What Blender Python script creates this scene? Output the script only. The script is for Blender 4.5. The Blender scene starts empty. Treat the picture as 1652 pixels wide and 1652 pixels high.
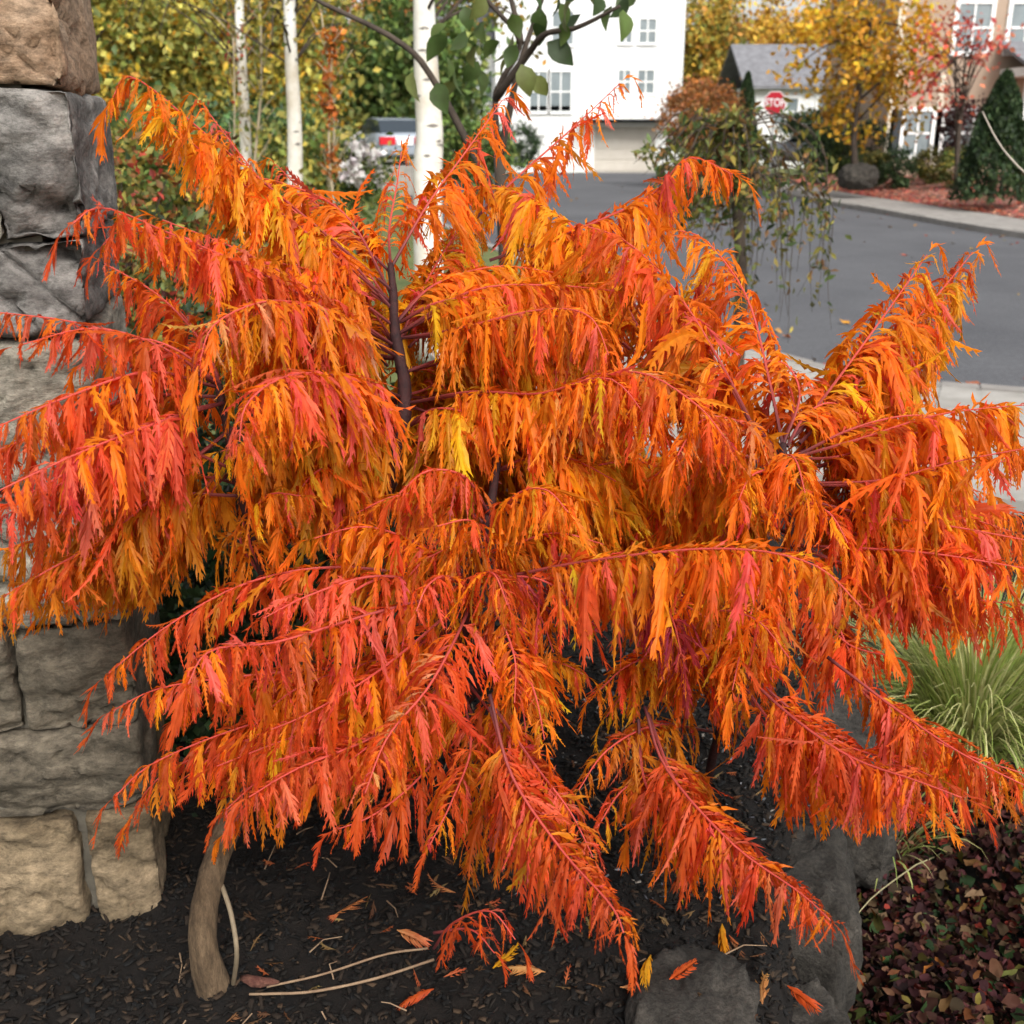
import bpy, math, random
import numpy as np
from mathutils import Vector, noise as mnoise

# ------------------------------------------------------------------ camera, sky, sun, exposure
SC = bpy.context.scene
COL = SC.collection
CZ, PITCH, F = 1.45, math.radians(19.3), 1771.0
cam_d = bpy.data.cameras.new('camera'); cam = bpy.data.objects.new('camera', cam_d); COL.objects.link(cam)
cam.location = (0, 0, CZ); cam.rotation_euler = (math.pi / 2 - PITCH, 0, 0)
cam_d.sensor_width = 36; cam_d.lens = 36 * F / 1652; cam_d.clip_start = 0.05; cam_d.clip_end = 1000
cam_d.dof.use_dof = True; cam_d.dof.focus_distance = 1.75; cam_d.dof.aperture_fstop = 7
SC.camera = cam
SUN_EL, SUN_AZ = math.radians(44), math.radians(160)     # azimuth: clockwise from +Y, so behind and right of the camera
W = bpy.data.worlds.new('World'); SC.world = W; W.use_nodes = True
nt = W.node_tree
bg = nt.nodes['Background']
sky = nt.nodes.new('ShaderNodeTexSky'); sky.sky_type = 'NISHITA'; sky.sun_disc = False
sky.sun_elevation = SUN_EL; sky.sun_rotation = SUN_AZ; sky.dust_density = 4.0; sky.air_density = 1.0; sky.ozone_density = 1.0
hs = nt.nodes.new('ShaderNodeHueSaturation'); hs.inputs['Saturation'].default_value = 0.22
nt.links.new(sky.outputs[0], hs.inputs['Color']); nt.links.new(hs.outputs[0], bg.inputs['Color'])
bg.inputs['Strength'].default_value = 0.13
sd = bpy.data.lights.new('sun', 'SUN'); sd.energy = 1.5; sd.angle = math.radians(25); sd.color = (1, .97, .92)
sun = bpy.data.objects.new('sun', sd); COL.objects.link(sun)
sv = Vector((math.sin(SUN_AZ) * math.cos(SUN_EL), math.cos(SUN_AZ) * math.cos(SUN_EL), math.sin(SUN_EL)))
sun.rotation_euler = sv.to_track_quat('Z', 'Y').to_euler(); sun.location = sv * 30
SC.view_settings.view_transform = 'Standard'; SC.view_settings.look = 'None'
SC.view_settings.exposure = 0.92; SC.view_settings.gamma = 1.0
SC.render.engine = 'CYCLES'
SC.cycles.max_bounces = 12; SC.cycles.diffuse_bounces = 6; SC.cycles.transmission_bounces = 8; SC.cycles.transparent_max_bounces = 8

R = np.random.default_rng(11)
random.seed(5)

# ------------------------------------------------------------------ helpers
def ray(px, py):
    a, b = (px - 826) / F, (826 - py) / F
    return np.array([a, math.cos(PITCH) + b * math.sin(PITCH), -math.sin(PITCH) + b * math.cos(PITCH)])
def at(px, py, Y):
    d = ray(px, py); return np.array([0, 0, CZ]) + d * (Y / d[1])
def atz(px, py, z):
    d = ray(px, py); return np.array([0, 0, CZ]) + d * ((z - CZ) / d[2])
def unit(v):
    v = np.asarray(v, float); return v / (np.linalg.norm(v) + 1e-12)
def catmull(pts, n):
    P = [np.asarray(p, float) for p in pts]
    P = [2 * P[0] - P[1]] + P + [2 * P[-1] - P[-2]]
    m = len(P) - 3; out = []
    for k in range(n):
        u = k / (n - 1) * m; i = min(int(u), m - 1); t = u - i
        a, b, c, d = P[i:i + 4]
        out.append(.5 * ((2 * b) + (c - a) * t + (2 * a - 5 * b + 4 * c - d) * t * t + (3 * b - a - 3 * c + d) * t ** 3))
    return np.array(out)

def tag(o, label=None, cat=None, group=None, kind=None):
    if label: o['label'] = label
    if cat: o['category'] = cat
    if group: o['group'] = group
    if kind: o['kind'] = kind
    return o
ORG = {}
def thing(name, label, cat, loc, group=None):
    o = bpy.data.objects.new(name, None); COL.objects.link(o); o.location = loc; o.empty_display_size = .1
    ORG[o.name] = np.array(loc, float)
    return tag(o, label, cat, group)
def mesh_obj(name, V, Fs, mat, parent=None, cols=None, smooth=False):
    """V world coordinates; Fs list of index tuples or an (n,k) array."""
    V = np.asarray(V, float)
    if parent is not None: org = ORG[parent.name]
    else: org = np.array([V[:, 0].mean(), V[:, 1].mean(), V[:, 2].min()])
    me = bpy.data.meshes.new(name)
    if isinstance(Fs, np.ndarray):
        n, k = Fs.shape
        me.vertices.add(len(V)); me.vertices.foreach_set('co', (V - org).astype(np.float32).ravel())
        me.loops.add(n * k); me.loops.foreach_set('vertex_index', Fs.astype(np.int32).ravel())
        me.polygons.add(n); me.polygons.foreach_set('loop_start', np.arange(0, n * k, k, dtype=np.int32))
        me.update(calc_edges=True)
    else:
        me.from_pydata((V - org).tolist(), [], Fs); me.update()
    if cols is not None:
        at_ = me.color_attributes.new('Col', 'FLOAT_COLOR', 'POINT')
        C = np.ones((len(V), 4), np.float32); C[:, :3] = cols
        at_.data.foreach_set('color', C.ravel())
    if smooth: me.polygons.foreach_set('use_smooth', np.ones(len(me.polygons), bool))
    me.materials.append(mat)
    o = bpy.data.objects.new(name, me); COL.objects.link(o)
    if parent is not None:
        o.parent = parent; ORG[o.name] = org
    else:
        o.location = org; ORG[o.name] = org
    return o

class MB:
    """collects shapes into one mesh"""
    def __init__(s): s.V = []; s.F = []; s.C = []; s.n = 0
    def add(s, V, Fs, col=None):
        V = np.asarray(V, float); s.V.append(V)
        s.F += [tuple(int(i) + s.n for i in f) for f in Fs]; s.n += len(V)
        s.C.append(np.tile(np.asarray(col if col is not None else (1, 1, 1), float), (len(V), 1)) if col is None or np.ndim(col) == 1 else np.asarray(col))
        return s
    def box(s, c, d, col=None, rz=0.0):
        x, y, z = np.array(d) / 2
        V = np.array([[i * x, j * y, k * z] for i in (-1, 1) for j in (-1, 1) for k in (-1, 1)])
        if rz:
            ca, sa = math.cos(rz), math.sin(rz); V = np.c_[V[:, 0] * ca - V[:, 1] * sa, V[:, 0] * sa + V[:, 1] * ca, V[:, 2]]
        return s.add(V + np.array(c), [(0, 1, 3, 2), (4, 6, 7, 5), (0, 4, 5, 1), (2, 3, 7, 6), (0, 2, 6, 4), (1, 5, 7, 3)], col)
    def b2(s, x0, x1, y0, y1, z0, z1, col=None):
        return s.box(((x0 + x1) / 2, (y0 + y1) / 2, (z0 + z1) / 2), (x1 - x0, y1 - y0, z1 - z0), col)
    def tube(s, P, r, k=8, col=None, jit=0.0):
        P = np.asarray(P, float); n = len(P)
        r = np.broadcast_to(np.asarray(r, float), (n,)) if np.ndim(r) == 0 or len(np.atleast_1d(r)) == n else np.interp(np.linspace(0, 1, n), np.linspace(0, 1, len(r)), r)
        T = np.gradient(P, axis=0); T /= np.linalg.norm(T, axis=1, keepdims=True) + 1e-12
        ref = np.array([0.13, 1, 0.21]); 
        if abs(np.dot(unit(ref), T[0])) > .9: ref = np.array([1, .2, .1])
        V = []
        for i in range(n):
            a = unit(np.cross(T[i], ref)); b = np.cross(T[i], a)
            for j in range(k):
                th = 2 * math.pi * j / k
                rr = r[i] * (1 + jit * (R.random() - .5))
                V.append(P[i] + rr * (math.cos(th) * a + math.sin(th) * b))
        Fs = [(i * k + j, i * k + (j + 1) % k, (i + 1) * k + (j + 1) % k, (i + 1) * k + j) for i in range(n - 1) for j in range(k)]
        Fs += [tuple(range(k))[::-1], tuple(range((n - 1) * k, n * k))]
        return s.add(np.array(V), Fs, col)
    def build(s, name, mat, parent=None, smooth=False, cols=False):
        return mesh_obj(name, np.vstack(s.V), s.F, mat, parent, np.vstack(s.C) if cols else None, smooth)

# ------------------------------------------------------------------ materials
def mat(name, c1, c2=None, scale=8.0, rough=.8, bump=0.0, bscale=None, spec=.3, detail=6, metal=0, attr=False, c3=None, speck=0.0, sscale=120, stretch=None):
    m = bpy.data.materials.new(name); m.use_nodes = True
    N, L = m.node_tree.nodes, m.node_tree.links; b = N['Principled BSDF']
    b.inputs['Roughness'].default_value = rough; b.inputs['Specular IOR Level'].default_value = spec; b.inputs['Metallic'].default_value = metal
    tc = N.new('ShaderNodeTexCoord'); co = tc.outputs['Object']
    if stretch is not None:
        mp = N.new('ShaderNodeMapping'); mp.inputs['Scale'].default_value = stretch; L.new(co, mp.inputs['Vector']); co = mp.outputs['Vector']
    if c2 is not None:
        nz = N.new('ShaderNodeTexNoise'); nz.inputs['Scale'].default_value = scale; nz.inputs['Detail'].default_value = detail; nz.inputs['Roughness'].default_value = .65
        L.new(co, nz.inputs['Vector'])
        cr = N.new('ShaderNodeValToRGB'); cr.color_ramp.elements[0].position = .32; cr.color_ramp.elements[1].position = .68
        cr.color_ramp.elements[0].color = (*c1, 1); cr.color_ramp.elements[1].color = (*c2, 1)
        if c3 is not None:
            e = cr.color_ramp.elements.new(.5); e.color = (*c3, 1)
        L.new(nz.outputs['Fac'], cr.inputs['Fac']); out = cr.outputs['Color']
        if attr:
            a = N.new('ShaderNodeAttribute'); a.attribute_name = 'Col'
            mx = N.new('ShaderNodeMix'); mx.data_type = 'RGBA'; mx.blend_type = 'MULTIPLY'; mx.inputs['Factor'].default_value = 1
            L.new(out, mx.inputs['A']); L.new(a.outputs['Color'], mx.inputs['B']); out = mx.outputs['Result']
        if speck:
            n3 = N.new('ShaderNodeTexNoise'); n3.inputs['Scale'].default_value = sscale; n3.inputs['Detail'].default_value = 5; n3.inputs['Roughness'].default_value = .8; L.new(co, n3.inputs['Vector'])
            c4 = N.new('ShaderNodeValToRGB'); c4.color_ramp.elements[0].position = .35; c4.color_ramp.elements[1].position = .65
            c4.color_ramp.elements[0].color = (1 - speck,) * 3 + (1,); c4.color_ramp.elements[1].color = (1 + speck * .5,) * 3 + (1,)
            L.new(n3.outputs['Fac'], c4.inputs['Fac'])
            m3 = N.new('ShaderNodeMix'); m3.data_type = 'RGBA'; m3.blend_type = 'MULTIPLY'; m3.inputs['Factor'].default_value = 1
            L.new(out, m3.inputs['A']); L.new(c4.outputs['Color'], m3.inputs['B']); out = m3.outputs['Result']
        L.new(out, b.inputs['Base Color'])
    elif attr:
        a = N.new('ShaderNodeAttribute'); a.attribute_name = 'Col'; L.new(a.outputs['Color'], b.inputs['Base Color'])
    else: b.inputs['Base Color'].default_value = (*c1, 1)
    if bump:
        n2 = N.new('ShaderNodeTexNoise'); n2.inputs['Scale'].default_value = bscale or scale * 3; n2.inputs['Detail'].default_value = 8; n2.inputs['Roughness'].default_value = .7
        L.new(co, n2.inputs['Vector'])
        bp = N.new('ShaderNodeBump'); bp.inputs['Strength'].default_value = min(1, bump); bp.inputs['Distance'].default_value = .02 * bump
        L.new(n2.outputs['Fac'], bp.inputs['Height']); L.new(bp.outputs['Normal'], b.inputs['Normal'])
    return m
def leaf_mat(name, rough=.5, transl=.35, spec=.4, nscale=60, tint=(1, 1, 1)):
    m = bpy.data.materials.new(name); m.use_nodes = True
    N, L = m.node_tree.nodes, m.node_tree.links; b = N['Principled BSDF']; out = N['Material Output']
    b.inputs['Roughness'].default_value = rough; b.inputs['Specular IOR Level'].default_value = spec
    a = N.new('ShaderNodeAttribute'); a.attribute_name = 'Col'
    tc = N.new('ShaderNodeTexCoord'); nz = N.new('ShaderNodeTexNoise'); nz.inputs['Scale'].default_value = nscale; nz.inputs['Detail'].default_value = 3
    L.new(tc.outputs['Object'], nz.inputs['Vector'])
    cr = N.new('ShaderNodeValToRGB'); cr.color_ramp.elements[0].position = .3; cr.color_ramp.elements[1].position = .7
    cr.color_ramp.elements[0].color = (.8, .7, .68, 1); cr.color_ramp.elements[1].color = (1.1, 1.12, 1.1, 1)
    L.new(nz.outputs['Fac'], cr.inputs['Fac'])
    mx = N.new('ShaderNodeMix'); mx.data_type = 'RGBA'; mx.blend_type = 'MULTIPLY'; mx.inputs['Factor'].default_value = 1
    L.new(cr.outputs['Color'], mx.inputs['A']); L.new(a.outputs['Color'], mx.inputs['B'])
    L.new(mx.outputs['Result'], b.inputs['Base Color'])
    tr = N.new('ShaderNodeBsdfTranslucent'); L.new(mx.outputs['Result'], tr.inputs['Color'])
    ms = N.new('ShaderNodeMixShader'); ms.inputs['Fac'].default_value = transl
    L.new(b.outputs[0], ms.inputs[1]); L.new(tr.outputs[0], ms.inputs[2]); L.new(ms.outputs[0], out.inputs['Surface'])
    return m

M = {}
M['sumac'] = leaf_mat('sumac_leaf', .5, .58, .25, 60)
M['leaf'] = leaf_mat('tree_leaf', .55, .3, .35, 20)
M['dull_leaf'] = leaf_mat('dull_leaf', .75, .15, .15, 40)
M['stem'] = mat('sumac_stem', (.015, .005, .006), (.045, .013, .012), 60, .7, .4, 200)
M['rachis'] = mat('sumac_rachis', (.9, .9, .9), (1.1, 1.1, 1.1), 40, .6, 0, attr=True)
M['trunk_bark'] = mat('trunk_bark', (.07, .043, .022), (.23, .155, .09), 26, .92, 1.0, 70, stretch=(1, 1, .22), speck=.5, sscale=120)
M['bark'] = mat('dark_bark', (.035, .026, .02), (.08, .06, .045), 12, .9, .5, 30)
M['mulch'] = mat('mulch', (.004, .0032, .0026), (.013, .009, .0065), 18, .95, 1.0, 40)
M['chips'] = mat('mulch_chips', (1, 1, 1), (.6, .6, .6), 30, .9, .3, 80, attr=True)
M['asphalt'] = mat('asphalt', (.075, .076, .083), (.112, .113, .12), .35, .9, .5, 60, speck=.3, sscale=25)
M['concrete'] = mat('concrete', (.25, .235, .21), (.36, .34, .31), 3, .9, .3, 50)
M['kerb'] = mat('kerb_concrete', (.2, .185, .17), (.3, .28, .255), 4, .9, .3, 50)
M['lawn'] = mat('lawn', (.06, .085, .025), (.14, .15, .05), 1.5, .95, .5, 20)
M['verge'] = mat('leaf_strewn_verge', (.09, .06, .045), (.28, .09, .07), 2.5, .95, .6, 14, c3=(.2, .1, .07))
M['rock'] = mat('boulder_stone', (.028, .024, .019), (.105, .092, .076), 9, .95, 1.0, 80, c3=(.055, .049, .041), speck=.55, sscale=90)
M['mortar'] = mat('mortar', (.08, .07, .055), (.15, .135, .105), 20, .95, .5, 60)
M['white_siding'] = mat('white_siding', (.80, .80, .79), (.84, .84, .83), 1, .6)
M['white_trim'] = mat('white_trim', (.8, .8, .78), None, rough=.5)
M['tan_siding'] = mat('tan_siding', (.36, .27, .20), (.42, .32, .24), 1.5, .8, .2, 8)
M['shingle'] = mat('roof_shingle', (.13, .13, .14), (.22, .22, .235), 3, .9, .4, 12)
M['garage'] = mat('garage_door', (.50, .46, .40), (.55, .51, .45), 2, .6)
M['glass'] = mat('window_glass', (.13, .16, .17), (.24, .28, .29), .8, .2, spec=.6)
M['dark'] = mat('dark_shutter_and_shade', (.03, .035, .04), None, rough=.7)  # shutter colour; also paints the shade under the garage canopy
M['tyre'] = mat('tyre_rubber', (.02, .02, .02), None, rough=.8)
M['metal'] = mat('galvanised_metal', (.35, .36, .37), (.45, .46, .47), 10, .5, metal=.6)
M['sign_red'] = mat('sign_red', (.42, .015, .03), None, rough=.4)
M['sign_white'] = mat('sign_white', (.75, .75, .75), None, rough=.4)
M['car_silver'] = mat('car_silver', (.33, .37, .42), None, rough=.25, metal=.3, spec=.5)
M['car_grey'] = mat('car_grey', (.28, .29, .31), None, rough=.3, metal=.3, spec=.5)
M['car_glass'] = mat('car_glass', (.03, .04, .05), None, rough=.08, spec=.6)
M['tail'] = mat('tail_light', (.5, .02, .03), None, rough=.25)
M['tube'] = mat('tan_tubing', (.14, .11, .07), (.22, .17, .11), 30, .7)
M['birch'] = mat('birch_bark', (.5, .44, .35), (.78, .77, .72), 3, .75, .3, 20)
M['birch_mark'] = mat('birch_marking', (.2, .18, .16), None, rough=.9)
M['dead'] = mat('dry_stalk', (.16, .10, .06), (.26, .18, .11), 30, .8)

def add_laps(m, scale):
    N, L = m.node_tree.nodes, m.node_tree.links; b = N['Principled BSDF']
    tc = N.new('ShaderNodeTexCoord'); wv = N.new('ShaderNodeTexWave'); wv.wave_type = 'BANDS'; wv.bands_direction = 'Z'; wv.wave_profile = 'SAW'; wv.inputs['Scale'].default_value = scale
    L.new(tc.outputs['Object'], wv.inputs['Vector']); bp = N.new('ShaderNodeBump'); bp.inputs['Distance'].default_value = .03; bp.inputs['Strength'].default_value = .8
    L.new(wv.outputs['Fac'], bp.inputs['Height']); L.new(bp.outputs['Normal'], b.inputs['Normal'])
add_laps(M['white_siding'], 1.6); add_laps(M['tan_siding'], 1.6)
def pal(*c): return np.array(c, float)
P_GREEN = pal((.06, .10, .026), (.095, .15, .035), (.04, .075, .02), (.14, .165, .045))
P_OLIVE = pal((.18, .19, .05), (.26, .24, .05), (.11, .14, .03), (.34, .27, .05))
P_YELLOW = pal((.50, .30, .02), (.60, .36, .03), (.42, .22, .02), (.3, .25, .03), (.55, .26, .03))
P_GOLDEN = pal((.36, .22, .03), (.42, .26, .04), (.25, .2, .03), (.3, .15, .03))
P_RED = pal((.42, .06, .04), (.5, .11, .06), (.35, .05, .05), (.5, .17, .09))
P_ORANGE = pal((.42, .15, .03), (.36, .13, .05), (.3, .15, .05), (.25, .14, .05))
P_DARK = pal((.02, .045, .015), (.03, .06, .02), (.015, .03, .012), (.045, .075, .025))
P_PURPLE = pal((.035, .011, .013), (.05, .016, .016), (.02, .008, .009), (.06, .024, .016))
P_RUST = pal((.5, .16, .02), (.42, .11, .02), (.3, .16, .04))
P_BROWN = pal((.09, .06, .03), (.14, .09, .05))

def leaf_cards(Cn, size, palette, aspect=.5, bias=None, jitter=.25, up=0.0):
    """folded four-point leaves at the points Cn -> V, quads, colours"""
    n = len(Cn); Cn = np.asarray(Cn, float)
    d = R.normal(size=(n, 3)); d[:, 2] -= up
    if bias is not None: d += np.asarray(bias)
    d /= np.linalg.norm(d, axis=1, keepdims=True)
    w = np.cross(d, R.normal(size=(n, 3))); w /= np.linalg.norm(w, axis=1, keepdims=True)
    nn = np.cross(d, w)
    s = size * (.6 + .8 * R.random((n, 1)))
    b = Cn - d * s * .5; tip = Cn + d * s * .5
    m = Cn - d * s * .05
    l = m + w * s * aspect * .5 + nn * s * .1; r = m - w * s * aspect * .5 + nn * s * .1
    V = np.stack([b, l, tip, r], 1).reshape(-1, 3)
    idx = np.arange(n) * 4
    Fq = np.concatenate([np.stack([idx, idx + 1, idx + 2], 1), np.stack([idx, idx + 2, idx + 3], 1)])
    c = palette[R.integers(0, len(palette), n)] * (1 + jitter * R.normal(size=(n, 1))).clip(.45, 1.7)
    return V, Fq, np.repeat(c, 4, axis=0).clip(0, .9)
def round_leaves(Cn, size, palette, jitter=.3, flat=1.2, lobes=7, aspect=.85):
    """cupped, slightly ruffled many-sided leaves facing roughly upward"""
    n = len(Cn); Cn = np.asarray(Cn, float)
    nr = R.normal(size=(n, 3)); nr[:, 2] = np.abs(nr[:, 2]) + flat; nr /= np.linalg.norm(nr, axis=1, keepdims=True)
    a = np.cross(nr, R.normal(size=(n, 3))); a /= np.linalg.norm(a, axis=1, keepdims=True); b = np.cross(nr, a)
    s = size * (.5 + R.random((n, 1))); rim = []
    for k in range(lobes):
        t = 2 * math.pi * k / lobes; rr = s * .5 * (1 + .22 * R.normal(size=(n, 1)))
        rim.append(Cn + a * rr * math.cos(t) + b * rr * aspect * math.sin(t) + nr * s * (.10 + .12 * R.normal(size=(n, 1))))
    V = np.stack([Cn] + rim, 1).reshape(-1, 3); idx = np.arange(n) * (lobes + 1)
    Fq = np.concatenate([np.stack([idx, idx + 1 + k, idx + 1 + (k + 1) % lobes], 1) for k in range(lobes)])
    c = palette[R.integers(0, len(palette), n)] * (1 + jitter * R.normal(size=(n, 1))).clip(.4, 1.8)
    return V, Fq, np.repeat(c, lobes + 1, axis=0).clip(0, .9)
def clumps(center, radii, nc, shell=.55):
    u = R.normal(size=(nc, 3)); u /= np.linalg.norm(u, axis=1, keepdims=True)
    r = (shell + (1 - shell) * R.random((nc, 1))) ** .7
    return np.array(center) + u * r * np.array(radii)
def cloud_pts(center, radii, n, nc, spread, shell=.45):
    cc = clumps(center, radii, nc, shell)
    k = R.integers(0, nc, n)
    return cc[k] + R.normal(size=(n, 3)) * spread * np.array(radii) / np.mean(radii), cc, k

def tree(name, label, base, cc, radii, n, size, palette, trunk_r, nc=40, spread=.35, group=None, bark='bark', limbs=9, cat='tree', shell=.35, aspect=.55, lm='leaf', stems=1):
    t = thing(name, label, cat, base, group)
    pts, cl, k = cloud_pts(cc, radii, n, nc, spread, shell)
    # whole clumps differ in leaf colour
    V, Fq, C = leaf_cards(pts, size, palette, aspect)
    cv = (1 + .28 * R.normal(size=(nc, 1))).clip(.5, 1.5); C = (C * np.repeat(cv[k], 4, axis=0)).clip(0, .9)
    mesh_obj('crown', V, Fq, M[lm], t, C)
    b = MB(); base = np.array(base, float); cc = np.array(cc, float)
    for s in range(stems):
        off = np.array([R.normal() * .12, R.normal() * .12, 0]) * (stems > 1) * radii[0]
        top = cc + np.array([0, 0, radii[2] * .5]) + off
        mid = (base + cc) / 2 + R.normal(size=3) * trunk_r * 1.5 + off * .5
        P = catmull([base, mid, cc + off * .8, top], 12); b.tube(P, [trunk_r, trunk_r * .75, trunk_r * .5, trunk_r * .15], 8)
        for i in range(limbs):
            j = 4 + i % 6; tgt = cl[R.integers(0, nc)]
            m2 = (P[j] * .5 + tgt * .5) + np.array([0, 0, .1 * radii[2]])
            b.tube(catmull([P[j], m2, tgt], 6), [trunk_r * .35, trunk_r * .08], 5)
    b.build('trunk', M[bark], t, True)
    return t

# ------------------------------------------------------------------ the setting
def grid_mesh(name, xs, ys, h, material, smooth=True):
    X, Y = np.meshgrid(xs, ys); Z = np.vectorize(h)(X, Y)
    V = np.c_[X.ravel(), Y.ravel(), Z.ravel()]; nx, ny = len(xs), len(ys)
    i = (np.arange(ny - 1)[:, None] * nx + np.arange(nx - 1)[None]).ravel()
    return mesh_obj(name, V, np.stack([i, i + 1, i + nx + 1, i + nx], 1), material, None, None, smooth)
STREET = -.60
def far_h(x, y):
    z = STREET - .02
    if y > 30: z += 0
    return z
tag(grid_mesh('ground', np.linspace(-400, 400, 9), np.linspace(-60, 700, 9), far_h, M['lawn']), 'wide grassy ground reaching to the horizon', 'ground', kind='structure')

def edge_x(y): return .40 + .26 * (y - 1.4)
def bed_h(x, y):
    n = mnoise.noise(Vector((x * 3, y * 3, 0))) * .03 + mnoise.noise(Vector((x * 11, y * 11, 3))) * .02 + mnoise.noise(Vector((x * 34, y * 34, 7))) * .012
    e = edge_x(y) + .05 * mnoise.noise(Vector((y * 2, 1, 4)))
    s = min(1, max(0, (x - e) / .22)); s = s * s * (3 - 2 * s)
    b = min(1, max(0, (y - 4.8) / 1.2)); b = b * b * (3 - 2 * b)
    return n + (-.46) * max(s, 0) * (1 - b) + b * (-.58)
tag(grid_mesh('garden_bed', np.linspace(-3.2, 3.0, 240), np.linspace(.15, 6.2, 240), bed_h, M['mulch']), 'dark mulched garden bed under the sumac', 'ground', kind='structure')

NK = catmull([(26, 3.5, 0), (14, 5.8, 0), (8, 7.0, 0), (4.2, 8.4, 0), (2.6, 9.6, 0), (1.2, 14, 0), (-.9, 22, 0), (-3, 32, 0), (-4, 46, 0), (-4.4, 54, 0)], 60)
FK = catmull([(34, 11, 0), (24, 12.5, 0), (16, 14, 0), (12, 17.5, 0), (10.0, 22, 0), (9.3, 28, 0), (8.7, 34, 0), (8.5, 40, 0), (8.3, 48, 0), (8.2, 54, 0)], 60)
V = np.vstack([np.c_[NK[:, :2], np.full(60, STREET)], np.c_[FK[:, :2], np.full(60, STREET)]])
# several columns across the carriageway, with a slight crown
ncol = 9; Vs = []
for j in range(ncol):
    u = j / (ncol - 1); Q = NK * (1 - u) + FK * u; Q[:, 2] = STREET + .05 * math.sin(math.pi * u); Vs.append(Q)
Vs = np.vstack(Vs); i = (np.arange(ncol - 1)[:, None] * 60 + np.arange(59)[None]).ravel()
tag(mesh_obj('street', Vs, np.stack([i, i + 60, i + 61, i + 1], 1), M['asphalt'], None, None, True), 'dark grey asphalt street curving towards the white house', 'street', kind='structure')

def offset(P, d):
    T = np.gradient(P, axis=0); T /= np.linalg.norm(T, axis=1, keepdims=True)
    return P + np.c_[-T[:, 1], T[:, 0], np.zeros(len(P))] * d
def strip_pieces(name, label, cat, piece, P, d0, d1, z0, z1, mtl, gap=.012, step=1):
    """a kerb or pavement of separate laid pieces; the root carries the bedding"""
    A, B = offset(P, d0), offset(P, d1)
    bed = MB(); n = len(P)
    Vb = np.vstack([np.c_[A[:, :2], np.full(n, z0)], np.c_[B[:, :2], np.full(n, z0)], np.c_[A[:, :2], np.full(n, z1 - .008)], np.c_[B[:, :2], np.full(n, z1 - .008)]])
    Fb = []
    for k in range(n - 1): Fb += [(2 * n + k, 2 * n + k + 1, 3 * n + k + 1, 3 * n + k), (k, k + 1, 2 * n + k + 1, 2 * n + k), (n + k, 3 * n + k, 3 * n + k + 1, n + k + 1)]
    root = mesh_obj(name, Vb, Fb, mtl); tag(root, label, cat, kind='structure')
    for k in range(0, n - step, step):
        k2 = k + step
        a0, a1, b0, b1 = A[k], A[k2], B[k], B[k2]
        def mix(p, q, t): return p * (1 - t) + q * t
        g = gap / max(.1, np.linalg.norm(a1 - a0)); e = .004
        c = [mix(a0, a1, g), mix(a0, a1, 1 - g), mix(b0, b1, 1 - g), mix(b0, b1, g)]
        dn = [mix(p, q, -e) for p, q in ((c[0], c[3]), (c[1], c[2]), (c[2], c[1]), (c[3], c[0]))]
        zz = z1 + R.normal() * .004
        lo = [(p[0], p[1], z0 - .03) for p in dn]; hi = [(p[0], p[1], zz) for p in dn]
        mesh_obj(piece, lo + hi, [(4, 5, 6, 7), (0, 1, 5, 4), (1, 2, 6, 5), (2, 3, 7, 6), (3, 0, 4, 7)], mtl, root)
strip_pieces('near_kerb', 'concrete kerb on the near side of the street', 'kerb', 'kerb_stone', NK[4:46], .001, .16, STREET - .05, STREET + .12, M['kerb'])
strip_pieces('near_sidewalk', 'pale concrete sidewalk slabs behind the sumac on the right', 'sidewalk', 'slab', NK[6:30], .18, 3.0, STREET - .05, STREET + .115, M['concrete'], .02)
strip_pieces('far_kerb', 'concrete kerb on the far side of the street', 'kerb', 'kerb_stone', FK[8:54], -.16, -.001, STREET - .05, STREET + .12, M['kerb'])
strip_pieces('far_sidewalk', 'pale concrete sidewalk along the far side of the street', 'sidewalk', 'slab', FK[8:48], -1.9, -.18, STREET - .05, STREET + .118, M['kerb'], .02)

# far verge: leaf-strewn bank rising from the far sidewalk to the tan house
A = offset(FK[6:52], -1.92); n = len(A); Vv = []
offs = [0, .6, 1.5, 3, 5, 8, 12, 18]; zs = [-.49, -.44, -.34, -.2, -.1, -.03, 0, 0]
for o_, z_ in zip(offs, zs):
    Q = offset(FK[6:52], -1.92 - o_); Q[:, 2] = z_ + np.array([.05 * mnoise.noise(Vector((q[0] * .8, q[1] * .8, 0))) for q in Q]) * (o_ > 0); Vv.append(Q)
i = (np.arange(len(offs) - 1)[:, None] * n + np.arange(n - 1)[None]).ravel()
tag(mesh_obj('verge', np.vstack(Vv), np.stack([i, i + 1, i + n + 1, i + n], 1), M['verge'], None, None, True), 'planted bank strewn with red leaves before the tan house', 'ground', kind='structure')
# fallen leaves lying on that bank
k = 12000; uu = R.random(k) * (n - 1.01); vv = R.random(k) ** 1.3 * 5.6
ii = uu.astype(int); fr = (uu - ii)[:, None]; VA = np.array(Vv)
jj = vv.astype(int); fv = (vv - jj)[:, None]
pt = (VA[jj, ii] * (1 - fr) + VA[jj, ii + 1] * fr) * (1 - fv) + (VA[jj + 1, ii] * (1 - fr) + VA[jj + 1, ii + 1] * fr) * fv
pt[:, 2] += .03
V, Fq, C = leaf_cards(pt, .13, np.vstack([P_RED * [1.1, 1.8, 2.2], P_RED * [1.2, 1.5, 1.5], pal((.5, .26, .2), (.4, .2, .16))]), .7)
V[:, 2] = np.repeat(pt[:, 2], 4) + (V[:, 2] - np.repeat(pt[:, 2], 4)) * .25
tag(mesh_obj('leaf_litter', V, Fq, M['dull_leaf'], None, C), 'red fallen leaves covering the bank across the street', 'leaves', kind='stuff')
rp = []
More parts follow.
